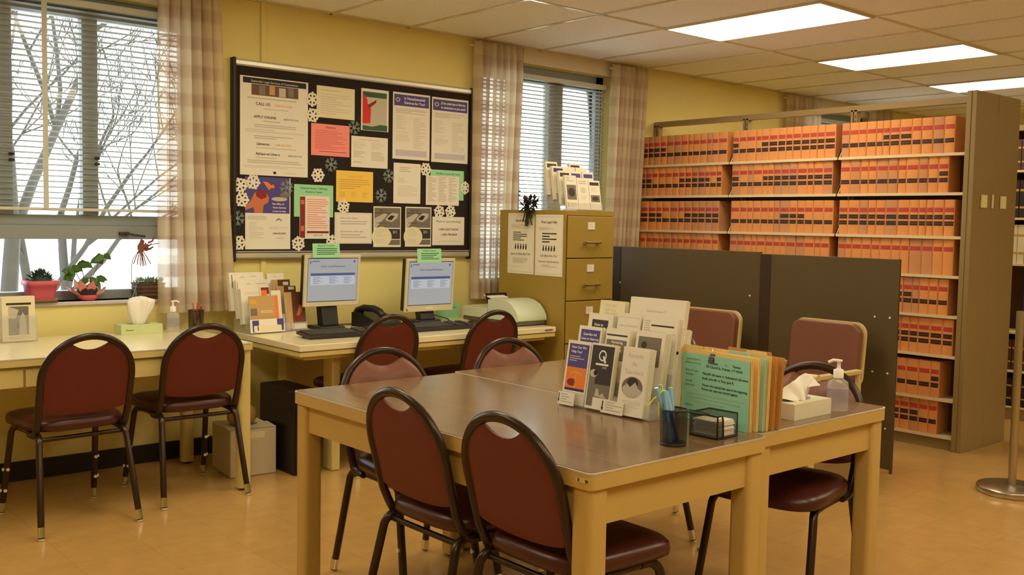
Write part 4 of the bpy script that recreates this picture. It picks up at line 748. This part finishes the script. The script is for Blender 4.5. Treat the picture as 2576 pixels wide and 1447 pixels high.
for i in range(6): fold(i, -.014+.003*i, .012+i*.021, .297, .226-.003*(i % 3), ('manila', 'manila', 'folder_teal', 'manila', 'manila_dark', 'manila_dark')[i], ords[i], (.01, .075, .15, .20, .10, .17)[i], .01*i, .012*(i % 3))
b = sheet_mb(.279, .213, 'teal_paper', [('T', 'Judicial District:', .17, .1, .045, 'leaf_print', False, .24), ('T', 'Windham', .47, .12, .05, K, True, .16), ('T', 'At:', .67, .12, .045, 'leaf_print'), ('T', 'Putnam', .82, .12, .05, K, True, .14), ('T', 'Address of Court:', .17, .155, .045, 'leaf_print', False, .26), ('T', '155 Church St., Putnam, CT 06260', .63, .18, .05, K, True, .58),
  ('T', 'Name of Case:', .15, .27, .045, 'leaf_print', False, .22), ('T', "Plaintiff's full name vs. Defendant's full name", .65, .29, .05, K, True, .66), ('T', 'Example:', .12, .33, .045, 'leaf_print', False, .15), ('T', 'Smith, John M. vs. Doe, Jane R.', .55, .36, .05, K, True, .48), ('T', 'Plaintiff:', .11, .43, .045, 'leaf_print', False, .14), ('T', 'Person who started the case in the beginning.', .65, .46, .05, K, True, .66),
  ('T', 'Defendant:', .13, .49, .045, 'leaf_print', False, .18), ('T', 'Person the case was started against.', .58, .52, .05, K, True, .54), ('T', 'If you are the plaintiff in a case, you are ALWAYS the plaintiff in that case.', .52, .61, .038, G, False, .86), ('T', 'If you are the defendant in a case, you are ALWAYS the defendant.', .5, .665, .038, G, False, .78), ('T', "The defendant can't become the plaintiff", .42, .72, .038, G, False, .5), ('T', 'Address:', .12, .79, .045, 'leaf_print', False, .14), ('L', .1, .85, .6, .93, 2, 'leaf_print')], t=.0012)
o = b.build('instruction_sheet'); o.matrix_world = Matrix.Translation(SG) @ Matrix.Rotation(SR, 4, 'Z') @ Matrix.Translation((0, .0085, 0)); tag(o, 'teal sheet of court instructions clipped to the standing folders', 'sign')
t = thing('binder_clip', 'small black binder clip on the top edge of the teal sheet', 'clip', SG+Vector((-.006, -.125, .208)), SR); b = MB(); b.prismx([(-.006, -.012), (.006, .012), (.018, -.012)], -.010, .010, 'black_plastic'); b.build('clamp', t)
b = MB(); b.tube([(-.006, .004, .01), (-.007, -.004, .028), (.007, -.004, .028), (.006, .004, .01)], .0008, 'chrome', 5); b.tube([(-.006, .008, .01), (-.006, .014, .026), (.006, .014, .026), (.006, .008, .01)], .0008, 'chrome', 5); b.build('wire_handle', t)
# tissue boxes
def tissue_box(loc, rz, w, d, h, bm, label, pw, ph, seed, el=()):
    t = thing('tissue_box', label, 'tissue box', loc, rz)
    b = MB(); sheet_mb(w, h, bm, el, t=.001, mb=b); b.box(0, w, .0005, d, 0, h, bm); b.M = Matrix.Identity(4); b.prism([(x*1., y) for x, y in [(w/2+math.cos(q*PI/10)*w*.3, d/2+math.sin(q*PI/10)*d*.22) for q in range(20)]], h, h+.0006, 'photo_mid'); b.build('box', t)
    b = MB()
    rnd = random.Random(seed)
    def fn(u, v):
        a = 2*PI*u; r = .5+.5*math.sin(min(1, v*1.15)*PI*.5+.1); k = 1+.16*math.sin(5*a+3*v)*(.3+v)+.10*math.sin(9*a+2*v)
        s = (.52+.5*math.sin(PI*.62*v)) if v < .85 else (.52+.5*math.sin(PI*.527))*max(0, 1-(v-.85)/.15)**.6
        return (w/2+pw/2*k*s*math.cos(a)+.12*pw*v*math.sin(2*v), d/2+.30*pw*k*s*math.sin(a), h+ph*(1-(1-v)**1.2)*(1+.05*math.sin(3*a)))
    b.grid(fn, 40, 14, 'tissue'); b.build('tissue', t)
tissue_box((1.838, 5.175, .7405), -.03, .215, .12, .048, 'tissue_green', 'pale green tissue box with a tall white tissue on the window desk', .125, .14, 1, [('T', 'Kleenex', .2, .62, .26, 'leaf_print', True, .2)])
t2 = thing('tissue_box', 'white tissue box with a crumpled tissue on the right table', 'tissue box', (2.748, 1.772, .7405), 0)
b = MB(); b.box(0, .215, 0, .115, 0, .052, 'tissue_box'); b.prism([(.1075+math.cos(q*PI/10)*.065, .0575+math.sin(q*PI/10)*.025) for q in range(20)], .052, .0528, 'photo_mid'); b.build('box', t2)
b = MB(); prof = [(-.055, .03), (-.03, .062), (.0, .078), (.04, .082), (.085, .098), (.115, .088), (.145, .062), (.118, .066), (.098, .055), (.085, .03)]
for k, yy in enumerate((-.022, -.008, .008, .022)):
    pass
def tfn(u, v):
    top = [(-.055, .012), (-.03, .045), (.0, .062), (.04, .066), (.085, .082), (.115, .074), (.150, .050)]
    i = min(int(u*6), 5); f = u*6-i; x = top[i][0]*(1-f)+top[i+1][0]*f; z = top[i][1]*(1-f)+top[i+1][1]*f
    a = (v-.5)*2; lowx = .10+.035*(2*u-1); lowz = -.004+(.044 if u > .86 else 0); q = abs(a)**1.3
    return ((x+.06)*(1-q)+lowx*q if u < .9 else x+.06-.02*q, .0575+a*.024+.006*math.sin(14*u+3*a), .053+z*(1-q)+lowz*q)
b.grid(tfn, 36, 14, 'tissue'); b.build('tissue', t2)
# hand sanitizer bottles
def sanitizer(loc, rz, label, s=1.0, flip=1):
    t = thing('sanitizer_bottle', label, 'pump bottle', loc, rz)
    b = MB(); b.M = Matrix.Diagonal((1, .62, 1, 1)); b.lathe([(.030*s, 0), (.034*s, .004), (.034*s, .085*s), (.031*s, .098*s), (.016*s, .108*s), (.014*s, .114*s)], 'gel', 24, sq=3); b.build('bottle', t)
    b = MB(); b.M = Matrix.Diagonal((1, .62, 1, 1)); b.lathe([(.0345*s, .03*s), (.0345*s, .075*s)], 'gel_label', 24, sq=3); b.build('label', t)
    b = MB(); b.lathe([(.0165*s, .110*s), (.0165*s, .137*s), (.008*s, .14*s), (.006*s, .145*s), (.006*s, .162*s), (.011*s, .164*s), (.011*s, .170*s), (.002*s, .171*s)], 'white', 18); b.tube([(0, 0, .167*s), (flip*.018*s, 0, .168*s), (flip*.034*s, 0, .160*s)], .005*s, 'white', 8); b.build('pump', t)
sanitizer((3.032, 1.79, .7405), 2.2, 'clear hand sanitizer pump bottle at the corner of the right table', 1.02, 1)
sanitizer((2.118, 5.19, .7405), 0, 'clear hand sanitizer pump bottle on the window desk', .98, 1)
C2 = Vector((2.265, 5.235, .7405)); pen_cup(C2, 'black mesh pen cup on the window desk, beside the curtain', .042, .105)
for i, (tx, ty, c, l) in enumerate(((.01, .0, 'red', 'red pencil in the far pen cup'), (-.012, .01, 'skin', 'pink pencil in the far pen cup'), (.03, -.005, 'dark_red', 'dark red pencil leaning right in the far pen cup'), (-.02, -.012, 'chrome', 'silver pen in the far pen cup'))):
    b = MB(); b.tube([(-.3*tx, -.3*ty, .010), (tx, ty, .145-.01*i)], .004, c, 6); b.tube([(tx, ty, .145-.01*i), (tx*1.12, ty*1.12, .155-.01*i)], .0045, 'skin', 6); o = b.build('pencil'); o.location = C2; tag(o, l, 'pencil')

# ================================================================== COMPUTER DESK THINGS
def monitor(cx, y, z0, z1, label, w=.372, brand=False):
    t = thing('monitor', label, 'monitor', (cx, y, .7155), 0, 'flat monitors on the computer desk'); a, c = z0-.7155, z1-.7155; tl = Matrix.Translation((0, 0, (a+c)/2)) @ Matrix.Rotation(.07, 4, 'X') @ Matrix.Translation((0, 0, -(a+c)/2))
    b = MB(); b.M = tl; bb = .022; bl = .045 if brand else .032
    b.box(-w/2, w/2, -.012, .004, a, c, 'bezel'); b.build('bezel', t, .005)
    b = MB(); b.M = tl; b.box(-w/2+.004, w/2-.004, .004, .045, a+.004, c-.004, 'black_plastic'); b.build('rear_housing', t, .008)
    b = MB(); b.M = tl; x0, x1, s0, s1 = -w/2+bb, w/2-bb, a+bl, c-bb; W_, H_ = x1-x0, s1-s0
    b.box(x0-.002, x1+.002, -.0125, -.012, s0-.004, s1+.004, 'black_plastic'); b.box(x0, x1, -.0131, -.0126, s0, s1, 'screen')
    def R(u0, v0, u1, v1, m, k=1): yy = -.0131-.0003*k; b.add([(x0+u0*W_, yy, s1-v1*H_), (x0+u1*W_, yy, s1-v1*H_), (x0+u1*W_, yy, s1-v0*H_), (x0+u0*W_, yy, s1-v0*H_)], [(0, 1, 2, 3)], m)
    R(.05, .34, .95, .40, 'screen_bar'); R(.05, .40, .95, .62, 'screen_panel'); b.text('Other Guides/Publications', x0+.5*W_, s1-.2*H_, .062*H_, 'screen_bar', -.0134, True, .6*W_)
    for cx_ in (.1, .42, .72):
        for k in range(7): R(cx_, .43+k*.025, cx_+.1+.04*((k*7+int(cx_*10)) % 3), .437+k*.025, 'screen_bar', 2)
    R(.03, .05, .05, .12, 'screen_bar'); R(.07, .05, .22, .07, 'screen_bar')
    b.add([(x0+p*W_, -.0135, s1-q*H_) for p, q in circ(.93, .07, .022, 12, .03)], [tuple(range(12))], 'screen_bar')
    b.build('screen', t)
    if brand:
        b = MB(); b.M = tl; b.box(-.03, .03, -.0125, -.012, a+.018, a+.026, 'white'); b.prismy([(-w/2+.01, a+.008), (-w/2+.03, a+.008), (-w/2+.014, a+.03)], -.0125, -.0115, 'photo_mid'); b.build('maker_badge', t)
    b = MB(); b.prismx([(.0, .02), (.06, .02), (.09, a+.05), (.05, a+.1), (.03, a+.02)], -.055, .05, 'black_plastic'); b.build('neck', t, .008)
    b = MB(); b.box(-.095, .075, -.035, .12, 0, .022, 'black_plastic'); b.build('foot', t, .01)
monitor(3.012, 5.06, .852, 1.153, 'left flat monitor with a pale desktop page, green note taped on top')
monitor(3.717, 5.06, .790, 1.125, 'right flat monitor with maker badge, brighter green note taped on top', .378, True)
for (x0, z0, w, h, tt, l) in ((2.868, 1.136, .178, .082, 'Research Computer', 'pale green note taped above the left monitor'), (3.60, 1.10, .185, .086, 'E-Filing Computer', 'bright green note taped above the right monitor')):
    o = sheet_mb(w, h, 'green_paper', [('T', tt, .5, .2, .16, 'leaf_print', True, .8), ('L', .15, .32, .9, .85, 4, 'leaf_print')]).build('paper_note'); o.location = (x0, 5.026, z0); o.rotation_euler = (-.07, 0, 0); tag(o, l, 'note')
def keyboard(cx, cy, rz, label):
    t = thing('keyboard', label, 'keyboard', (cx, cy, .7155), rz, 'black keyboards'); w, d = .225, .085
    b = MB(); b.M = Matrix.Translation((0, 0, .012)) @ Matrix.Rotation(.07, 4, 'X'); b.box(-w, w, -d, d, -.004, .014, 'keyboard'); b.build('body', t, .004)
    b = MB(); b.M = Matrix.Translation((0, 0, .012)) @ Matrix.Rotation(.07, 4, 'X')
    for nm, lo, hi in (('letter_keys', 0, 14), ('arrow_keys', 15, 18), ('number_keys', 19, 21)):
        b = MB(); b.M = Matrix.Translation((0, 0, .012)) @ Matrix.Rotation(.07, 4, 'X')
        for r in range(6):
            for c in range(lo, hi):
                if r == 0 and 3 < c < 10: continue
                b.box(-w+.012+c*.0207, -w+.029+c*.0207, -d+.014+r*.0235, -d+.033+r*.0235, .014, .021, 'keys')
        if lo == 0: b.box(-w+.012+4*.0207, -w+.029+9*.0207, -d+.014, -d+.033, .014, .021, 'keys')
        b.build(nm, t)
    for s in (-1, 1):
        b = MB(); b.box(s*.19-.01, s*.19+.01, d-.03, d-.024, .0, .016, 'keyboard'); b.build('tilt_foot', t)
keyboard(2.875, 4.735, -.06, 'black keyboard in front of the left monitor'); keyboard(3.545, 4.745, -.02, 'black keyboard in front of the right monitor')
b = MB(); b.M = Matrix.Diagonal((.75, 1.2, 1, 1)); b.lathe([(.030, 0), (.033, .010), (.030, .022), (.018, .031), (.004, .034)], 'black_plastic', 20); o = b.build('computer_mouse'); o.location = (3.86, 4.80, .7155); tag(o, 'black mouse right of the far keyboard', 'mouse')
b = MB(); b.box(-.06, .06, -.04, .04, 0, .012, 'paper'); o = b.build('notepad'); o.location = (3.10, 4.88, .7155); o.rotation_euler = (0, 0, .2); tag(o, 'white notepad behind the left keyboard', 'notepad')
o = sheet_mb(.20, .10, 'green_paper', [('L', .1, .2, .9, .5, 3, 'leaf_print')], t=.002).build('folder'); o.location = (3.93, 5.27, .7155); o.rotation_euler = (-.1, 0, 0); tag(o, 'pale green folder propped against the wall beside the right monitor', 'folder')
# telephone
t = thing('telephone', 'black desk telephone between the two monitors', 'telephone', (3.33, 5.07, .7155), .25)
b = MB(); b.prismx([(-.11, 0), (.11, 0), (.11, .085), (.06, .09), (-.11, .03)], -.10, .10, 'black_plastic'); b.build('base', t, .008)
b = MB(); b.M = Matrix.Translation((-.065, 0, .085)) @ Matrix.Rotation(.0, 4, 'X'); b.tube([(0, -.105, -.008), (0, -.09, .012), (0, -.04, .028), (0, .04, .028), (0, .09, .012), (0, .105, -.008)], .021, 'black_plastic', 12); b.build('handset', t)
b = MB(); b.M = Matrix.Translation((.03, 0, .062)) @ Matrix.Rotation(.27, 4, 'X')
for i in range(4):
    for j in range(3): b.box(-.03+j*.02, -.016+j*.02, -.06+i*.018, -.048+i*.018, 0, .006, 'keys')
b.box(-.04, .05, .03, .06, 0, .003, 'paper_cream'); b.build('keypad', t)
# typewriter-like printer at the end of the desk
t = thing('desktop_printer', 'pale domed printer at the right end of the computer desk', 'printer', (4.17, 4.86, .7155))
b = MB(); b.box(-.115, .115, -.27, .28, .004, .028, 'printer_dark'); b.build('base', t, .006)
b = MB(); b.prismx([(-.275, .028), (.02, .028), (.02, .15), (-.04, .158), (-.10, .160), (-.16, .152), (-.215, .128), (-.255, .09), (-.272, .06)], -.12, .12, 'printer', True); b.build('cover', t, .012, 3)
b = MB(); b.box(-.118, .118, .03, .285, .028, .09, 'printer'); b.box(-.09, .1, .05, .26, .09, .097, 'bezel'); b.build('rear_deck', t, .01)
b = MB(); b.M = Matrix.Translation((0, .05, .12)) @ Matrix.Rotation(-.35, 4, 'X'); b.box(-.09, .08, 0, .012, 0, .07, 'black_plastic'); b.build('paper_guide', t)
b = MB(); b.M = Matrix.Translation((-.02, .02, .15)) @ Matrix.Rotation(.2, 4, 'X'); b.box(-.07, .07, 0, .08, .002, .010, 'paper'); b.build('paper', t)
for pts, l in (([(3.09, 5.16, .87), (3.13, 5.2, .80), (3.09, 5.25, .735), (3.0, 5.22, .719), (3.2, 5.24, .719), (3.4, 5.2, .719)], 'black cable running from the left monitor across the desk'), ([(3.80, 5.2, .80), (3.88, 5.24, .75), (3.97, 5.2, .719), (3.90, 5.08, .719), (3.88, 4.88, .719)], 'thin dark mouse cable beside the right monitor')):
    b = MB(); P = [Vector(p) for p in pts]; Q = []
    for i in range(len(P)-1):
        p0, p1, p2, p3 = P[max(i-1, 0)], P[i], P[i+1], P[min(i+2, len(P)-1)]
        for k in range(6):
            s = k/6; Q.append(.5*((2*p1)+(p2-p0)*s+(2*p0-5*p1+4*p2-p3)*s*s+(3*p1-p0-3*p2+p3)*s**3))
    Q.append(P[-1]); b.tube(Q, .003, 'cable', 6); tag(b.build('cable'), l, 'cable')

# ================================================================== WINDOW SILL
SZ = .9055; SY = YW+.045
t = thing('potted_cactus', 'spiky dark cactus in a pink square pot on the window sill', 'plant', (1.52, SY-.01, SZ))
b = MB(); b.lathe([(.060, .015), (.072, .085), (.080, .088), (.083, .112), (.076, .112), (.072, .10)], 'pot_pink', 28, sq=5); b.build('pot', t); b = MB(); b.lathe([(.066, 0), (.074, .004), (.078, .018), (.066, .016)], 'pot_base', 28, sq=5); b.build('saucer', t)
b = MB(); rnd = random.Random(2)
for i in range(210):
    a = rnd.uniform(0, 2*PI); e = rnd.uniform(.05, 1)**.8*PI/2; d = Vector((math.cos(a)*math.cos(e), math.sin(a)*math.cos(e)*.8, math.sin(e))); p = Vector((d.x*.052, d.y*.045, .105+d.z*.045)); q = p+d*rnd.uniform(.018, .032)
    s = d.orthogonal().normalized()*.004; w_ = d.cross(s).normalized()*.004; b.add([p+s, p+w_, p-s, p-w_, q], [(0, 1, 4), (1, 2, 4), (2, 3, 4), (3, 0, 4)], 'cactus')
b.lathe([(.062, .10), (.05, .12), (.03, .138), (.01, .148)], 'cactus', 14); b.build('cactus', t)
t = thing('potted_plant', 'leafy green plant wrapped in pink foil on the window sill', 'plant', (1.755, SY-.01, SZ))
b = MB(); b.lathe([(.034, 0), (.044, .012), (.048, .03), (.05, .055), (.046, .075), (.043, .07)], 'soil', 20); b.build('pot', t)
b = MB(); rnd = random.Random(4)
for i in range(11):
    a = 2*PI*i/11+.2; r0 = .045; R_ = .105+.035*rnd.random(); z1 = .05+.05*rnd.random(); c, s = math.cos(a), math.sin(a)*.55; w_ = .034
    p = [Vector((c*r0-s*w_*.6, s*r0+c*w_*.3, .022)), Vector((c*r0+s*w_*.6, s*r0-c*w_*.3, .022)), Vector((c*R_*.7+s*w_*1.3, s*R_*.7-c*w_*.6, z1*.8)), Vector((c*R_, s*R_, z1+.02)), Vector((c*R_*.7-s*w_*1.3, s*R_*.7+c*w_*.6, z1*.8))]
    b.add(p, [(0, 1, 2, 3, 4)], 'foil' if i % 3 else 'foil_pale')
b.lathe([(.030, 0), (.046, .006), (.052, .022), (.05, .03)], 'pot_pink', 18); b.build('foil_wrap', t)
b = MB(); stems = [((-.07, 0, .17), 7), ((-.03, .01, .20), 6), ((.02, -.01, .14), 4), ((.075, 0, .235), 7), ((.05, 0, .12), 3), ((-.10, 0, .15), 4)]
for e, n in stems: b.tube([(0, 0, .06), (e[0]*.4, e[1], e[2]*.55), e], .0022, 'stem', 5)
b.build('stem', t)
for e, n in stems:
    b = MB()
    for k in range(n):
        a = rnd.uniform(0, 2*PI); L = rnd.uniform(.045, .065); d = Vector((math.cos(a), math.sin(a)*.5, -.55+rnd.uniform(-.5, .3))).normalized(); s = Vector((d.z, .3, -d.x)).normalized()*.017
        p = Vector(e)+Vector((rnd.uniform(-.015, .015), 0, rnd.uniform(-.02, .02))); b.add([p, p+d*L*.3+s, p+d*L*.65+s*.8, p+d*L, p+d*L*.65-s*.8, p+d*L*.3-s], [(0, 1, 2, 3, 4, 5)], 'leaf')
    b.build('leaf_cluster', t)
t = thing('basket_planter', 'woven brown basket of pale succulents at the right end of the sill', 'plant', (2.08, SY-.005, SZ))
b = MB(); b.lathe([(.062, 0), (.070, .02), (.073, .05), (.076, .085), (.070, .085), (.068, .07)], 'basket', 28, sq=5)
for z in (.02, .04, .06, .082): b.tube([(math.copysign(abs(math.cos(a))**.4, math.cos(a))*(.071+z*.06), math.copysign(abs(math.sin(a))**.4, math.sin(a))*(.071+z*.06), z) for a in [2*PI*k/24 for k in range(24)]], .004, 'basket', 5, closed=True)
b.build('basket', t); b = MB()
for i in range(110):
    a = rnd.uniform(0, 2*PI); r = rnd.uniform(0, .072); p = Vector((math.cos(a)*r, math.sin(a)*r, .084)); d = Vector((math.cos(a)*r*9, math.sin(a)*r*9, 1)).normalized(); L = rnd.uniform(.022, .042); s = d.orthogonal().normalized()*.009
    b.add([p, p+d*L*.5+s, p+d*L, p+d*L*.5-s], [(0, 1, 2, 3)], 'leaf_pale')
for i in range(7): b.tube([(-.07, -.03, .09), (-.085-.004*i, -.04, .05-.01*i), (-.08, -.045, .03-.005*i)], .002, 'leaf_pale', 4)
b.build('succulent', t)
t = thing('straw_figure', 'reddish straw scarecrow ornament on a thin wire above the basket', 'ornament', (2.045, SY-.02, SZ+.08))
b = MB(); b.tube([(-.06, 0, 0), (-.062, 0, .07), (-.056, 0, .13), (-.02, 0, .185)], .0022, 'stem', 5); b.build('wire', t)
b = MB(); rnd = random.Random(9)
for i in range(34):
    p = Vector((rnd.uniform(-.028, .02), 0, .20+rnd.uniform(-.02, .01))); q = p+Vector((rnd.uniform(.0, .045), rnd.uniform(-.01, .01), rnd.uniform(.0, .04))); b.tube([p, q], .005, 'straw', 5)
b.tube([(.03, 0, .225), (.055, 0, .235), (.062, 0, .255)], .006, 'straw', 6); b.tube([(.04, 0, .215), (.09, 0, .222)], .003, 'straw', 5); b.build('body', t); b = MB()
for x in (-.05, -.03, -.012, .0, .008, .02, .045): b.tube([(-.01, 0, .195), (x*.6-.005, 0, .15), (x, 0, .095+abs(x)*.3)], .003, 'straw', 5)
b.build('legs', t)

# ================================================================== DIVIDERS, SHELVING
def divider(y0, y1, X, H, label, holes):
    t = thing('divider_panel', label, 'divider', (X, (y0+y1)/2, 0)); d = (y1-y0)/2
    b = MB(); b.box(0, .010, -d, d, .02, H, 'divider'); b.build('panel', t, .003)
    b = MB(); b.box(-.002, .012, -d, -d+.014, 0, H, 'divider'); b.build('edge_channel', t); b = MB(); b.box(-.004, .012, d-.075, d, 0, H-.004, 'divider_reflection'); b.build('dark_strip', t)  # far edge strip coloured dark brown to paint in a chair's reflection
    b = MB()
    for yy, z in holes: b.tube([(-.003, yy-(y0+y1)/2, z), (-.006, yy-(y0+y1)/2, z)], .006, 'white', 8)
    b.build('rivet', t)
divider(2.715, 3.62, 5.185, 1.195, 'dark grey metal divider panel on the right, white rivets near its edge', ((2.76, .87), (2.85, .87), (2.76, .56), (2.85, .56), (2.76, .25)))
divider(3.63, 4.88, 5.20, 1.205, 'dark grey metal divider panel on the left, beside the tan filing cabinet', ((3.70, .93), (4.80, .95)))
# bookcase
BX = 6.04; BY0, BY1 = 2.745, 5.385; SH = [1.832, 1.590, 1.322, 1.080, .833, .586, .315, .085]
t = thing('bookcase', 'tall double sided metal bookcase full of orange law books', 'bookcase', (6.34, (BY0+BY1)/2, 0)); yc = (BY0+BY1)/2
def T(): b = MB(); b.M = Matrix.Translation((-6.34, -yc, 0)); return b
b = T(); b.box(BX-.02, BX+.295, 2.715, BY0, 0, 2.20, 'shelf_metal'); b.box(BX+.297, BX+.60, 2.715, BY0, 0, 2.20, 'shelf_metal'); b.box(BX+.285, BX+.305, 2.712, BY0, 0, 2.2, 'shelf_metal'); b.box(BX-.024, BX+.05, BY0, BY0+.03, 0, 2.2, 'shelf_metal')
e = b.build('end_panel', t, .003)
for xx, w, h in ((BX+.085, .085, .08), (BX+.235, .025, .085), (BX+.355, .085, .08)):
    b = T(); b.box(xx, xx+w, 2.708, 2.712, 1.50, 1.50+h, 'shelf_board'); b.box(xx+.006, xx+w-.006, 2.706, 2.709, 1.506, 1.494+h, 'plate'); b.build('card_holder', e)
b = T(); b.box(6.19, 6.24, BY0, BY1, 2.15, 2.19, 'shelf_metal'); b.build('top_rail', t)
b = T(); b.box(BX, 6.63, BY0, BY1, 0, .075, 'shelf_metal'); b.build('base_plinth', t)
for yy in (5.365, 4.50, 3.62):
    b = T(); b.box(6.19, 6.24, yy-.025, yy-.005, .07, 2.16, 'shelf_metal'); b.box(6.19, 6.24, yy+.005, yy+.02, .07, 2.16, 'shelf_metal')
    for k in range(60): b.box(6.188, 6.19, yy-.018, yy-.012, .1+k*.034, .12+k*.034, 'cab_seam')
    b.build('upright', t)
SEC = [(4.515, 5.385), (3.632, 4.505), (BY0+.02, 3.620)]
for z in SH:
    for a, c in SEC:
        b = T(); b.box(BX-.012, BX+.20, a, c, z-.012, z, 'shelf_board'); b.box(BX-.014, BX-.011, a, c, z-.016, z+.002, 'shelf_board'); s = b.build('shelf', t)
        if z > .1:
            b = T(); b.prismy([(BX-.008, z), (BX+.19, z), (BX+.19, z+.17), (BX+.10, z+.17)], a, a+.003, 'shelf_dark'); b.build('book_support', s); b = T(); b.prismy([(BX-.010, z), (BX+.0, z), (BX+.108, z+.17), (BX+.10, z+.17)], c-.004, c-.0005, 'shelf_board'); b.build('bracket', s)
b = T(); b.box(6.205, 6.215, BY0, BY1, .07, 1.86, 'shelf_dark'); b.build('back_panel', t)
BOOK = {}
def book_mesh(w, kind, m):   # spine faces -x; width along y
    k = (w, kind, m)
    if k in BOOK: return BOOK[k]
    b = MB(); h, d = (.226, .155); n = 6; pts = []
    for i in range(n+1): a = -PI/2+PI*i/n; pts.append((-.007*math.cos(a), w/2*math.sin(a)))
    poly = [(x, y) for x, y in pts]+[(d, w/2), (d, -w/2)]
    b.prism(poly[::-1], 0, h, m)
    def bandm(z0, z1, mm):
        v = [(x-.0006, y*.97, z) for z in (z0, z1) for x, y in pts]; q = n+1; b.add(v, [(i+1, i, q+i, q+i+1) for i in range(n)], mm, True)
    bandm(.148, .176, 'book_red')
    if kind in (1, 2): bandm(.064, .092, 'book_black')
    if kind == 2: bandm(.104, .132, 'book_black')
    if kind > 0:
        for z in (.077, .117)[:kind]: bandm(z, z+.002, 'gilt')
    bandm(.190, .194, 'book_red' if kind == 3 else m)
    o = b.build('law_book'); me = o.data; bpy.data.objects.remove(o); BOOK[k] = me; return me
NUM = ['first', 'second', 'third', 'fourth', 'fifth', 'sixth', 'seventh', 'eighth', 'ninth', 'tenth', 'eleventh', 'twelfth', 'thirteenth', 'fourteenth', 'fifteenth', 'sixteenth', 'seventeenth', 'eighteenth', 'nineteenth', 'twentieth', 'twenty-first', 'twenty-second']
BAY = ['left bay', 'middle bay', 'right bay']; DESC = {0: 'tan law book, red band only', 1: 'tan law book, single black band', 2: 'tan law book, two black bands', 3: 'tan law book, red band only'}
rnd = random.Random(11)
for r, z in enumerate(SH):
    ztop = z
    for sI, (a, c) in enumerate(SEC):
        y = c-.006; i = 0; end = a+((.07, .07, .005, .005, .07, .005, .05, .07)[r] if sI == 2 else (.004 if r == 0 or sI == 1 else .055))
        if r >= 4 and sI < 2: continue
        run = 0
        while True:
            w = rnd.choice((.046, .056, .060, .064, .066, .072, .080)) if r < 5 else rnd.choice((.056, .062, .066, .078))
            if y-w < end or i >= 22: break
            if run <= 0: kd = rnd.choice((1, 1, 2, 2) if r not in (3,) else (0, 0, 0, 0, 1)); run = rnd.randint(1, 5)
            run -= 1; kind = kd
            yc_ = y-w/2
            if not (r >= 4 and yc_ > 3.36):
                o = bpy.data.objects.new('law_book', book_mesh(w, kind, 'book_tan' if (rnd.random() < .62 + .2*(sI > 0)) else 'book_tan_b')); COL.objects.link(o)  # left bay gets more browner spines, painting in its dimmer light
                o.location = (BX+.006+rnd.uniform(0, .005), yc_, z+.0005)
                tag(o, '%s, %s from left, %s, %s' % (DESC[kind], NUM[i], BAY[sI], ['top row', 'second row', 'third row', 'fourth row', 'fifth row', 'sixth row', 'seventh row', 'bottom row'][r]), 'book', 'tan law books on the bookcase')
            y -= w+.0012; i += 1
# far bookcase at the right edge
FX0 = 7.42; t = thing('bookcase', 'far metal bookcase at the right edge of the picture, dark books and binders', 'bookcase', (FX0+.15, 2.3, 0))
def T(): b = MB(); b.M = Matrix.Translation((-FX0-.15, -2.3, 0)); return b
b = T(); b.box(FX0, FX0+.3, 1.5, 1.52, 0, 2.1, 'shelf_metal'); b.box(FX0, FX0+.3, 3.60, 3.62, 0, 2.1, 'shelf_metal'); b.box(FX0+.29, FX0+.3, 1.52, 3.6, 0, 2.1, 'shelf_dark'); b.box(FX0, FX0+.3, 1.52, 3.6, 0, .1, 'shelf_metal'); b.box(FX0, FX0+.3, 1.5, 3.62, 2.08, 2.12, 'shelf_metal'); b.build('frame', t)
FS = [.10, .36, .64, 1.13, 1.46, 1.80]
for z in FS:
    b = T(); b.box(FX0-.005, FX0+.29, 1.52, 3.6, z-.015, z, 'shelf_board'); b.build('shelf', t)
for r, (z, h, m, w, nm, l, cat) in enumerate(((.10, .2, 'book_dark', .045, 'reference_book', 'dark bound book on the bottom shelf of the far bookcase', 'book'), (.36, .22, 'book_brown', .05, 'reference_book', 'brown bound book on the second shelf of the far bookcase', 'book'), (1.13, .28, 'binder', .05, 'ring_binder', 'cream binder in the row of the far bookcase', 'binder'), (1.46, .27, 'book_dark', .05, 'reference_book', 'dark bound book on the fifth shelf of the far bookcase', 'book'), (1.80, .22, 'book_brown', .05, 'reference_book', 'dark book on the top shelf of the far bookcase', 'book'))):
    y = 3.30; i = 0
    while y > 2.72:
        b = MB(); b.box(0, .2, -w/2+.0015, w/2-.0015, 0, h, m); b.box(-.001, 0, -w/2+.004, w/2-.004, h*.25, h*.3, 'gilt'); b.box(-.001, 0, -w/2+.004, w/2-.004, h*.7, h*.76, 'gilt')
        o = b.build(nm, None, .003); o.location = (FX0+.02, y, z); tag(o, l+', '+NUM[i]+' from left', cat, l.replace('book on', 'books on')); y -= w+.001; i += 1
t = thing('monitor', 'dark framed screen standing on the far bookcase shelf at the right edge', 'monitor', (FX0+.02, 2.80, .6405), -PI/2)
b = MB(); b.box(-.16, .22, .0, .03, .02, .44, 'navy'); b.build('frame', t, .006); b = MB(); b.box(-.13, .19, -.002, .0, .11, .40, 'paper'); b.build('screen', t); b = MB(); b.box(-.1, .15, -.03, .1, 0, .02, 'black_plastic'); b.build('foot', t)
# stanchion
p = Vector((5.335, 2.13, 0)); t = thing('stanchion', 'brushed metal barrier post with a round base at the right edge', 'post', p)
b = MB(); b.lathe([(.165, 0), (.17, .006), (.17, .03), (.165, .036), (.03, .044)], 'stanchion', 40); b.build('base', t); b = MB(); b.tube([(0, 0, .04), (0, 0, .95)], .02, 'stanchion', 16); b.build('post', t)
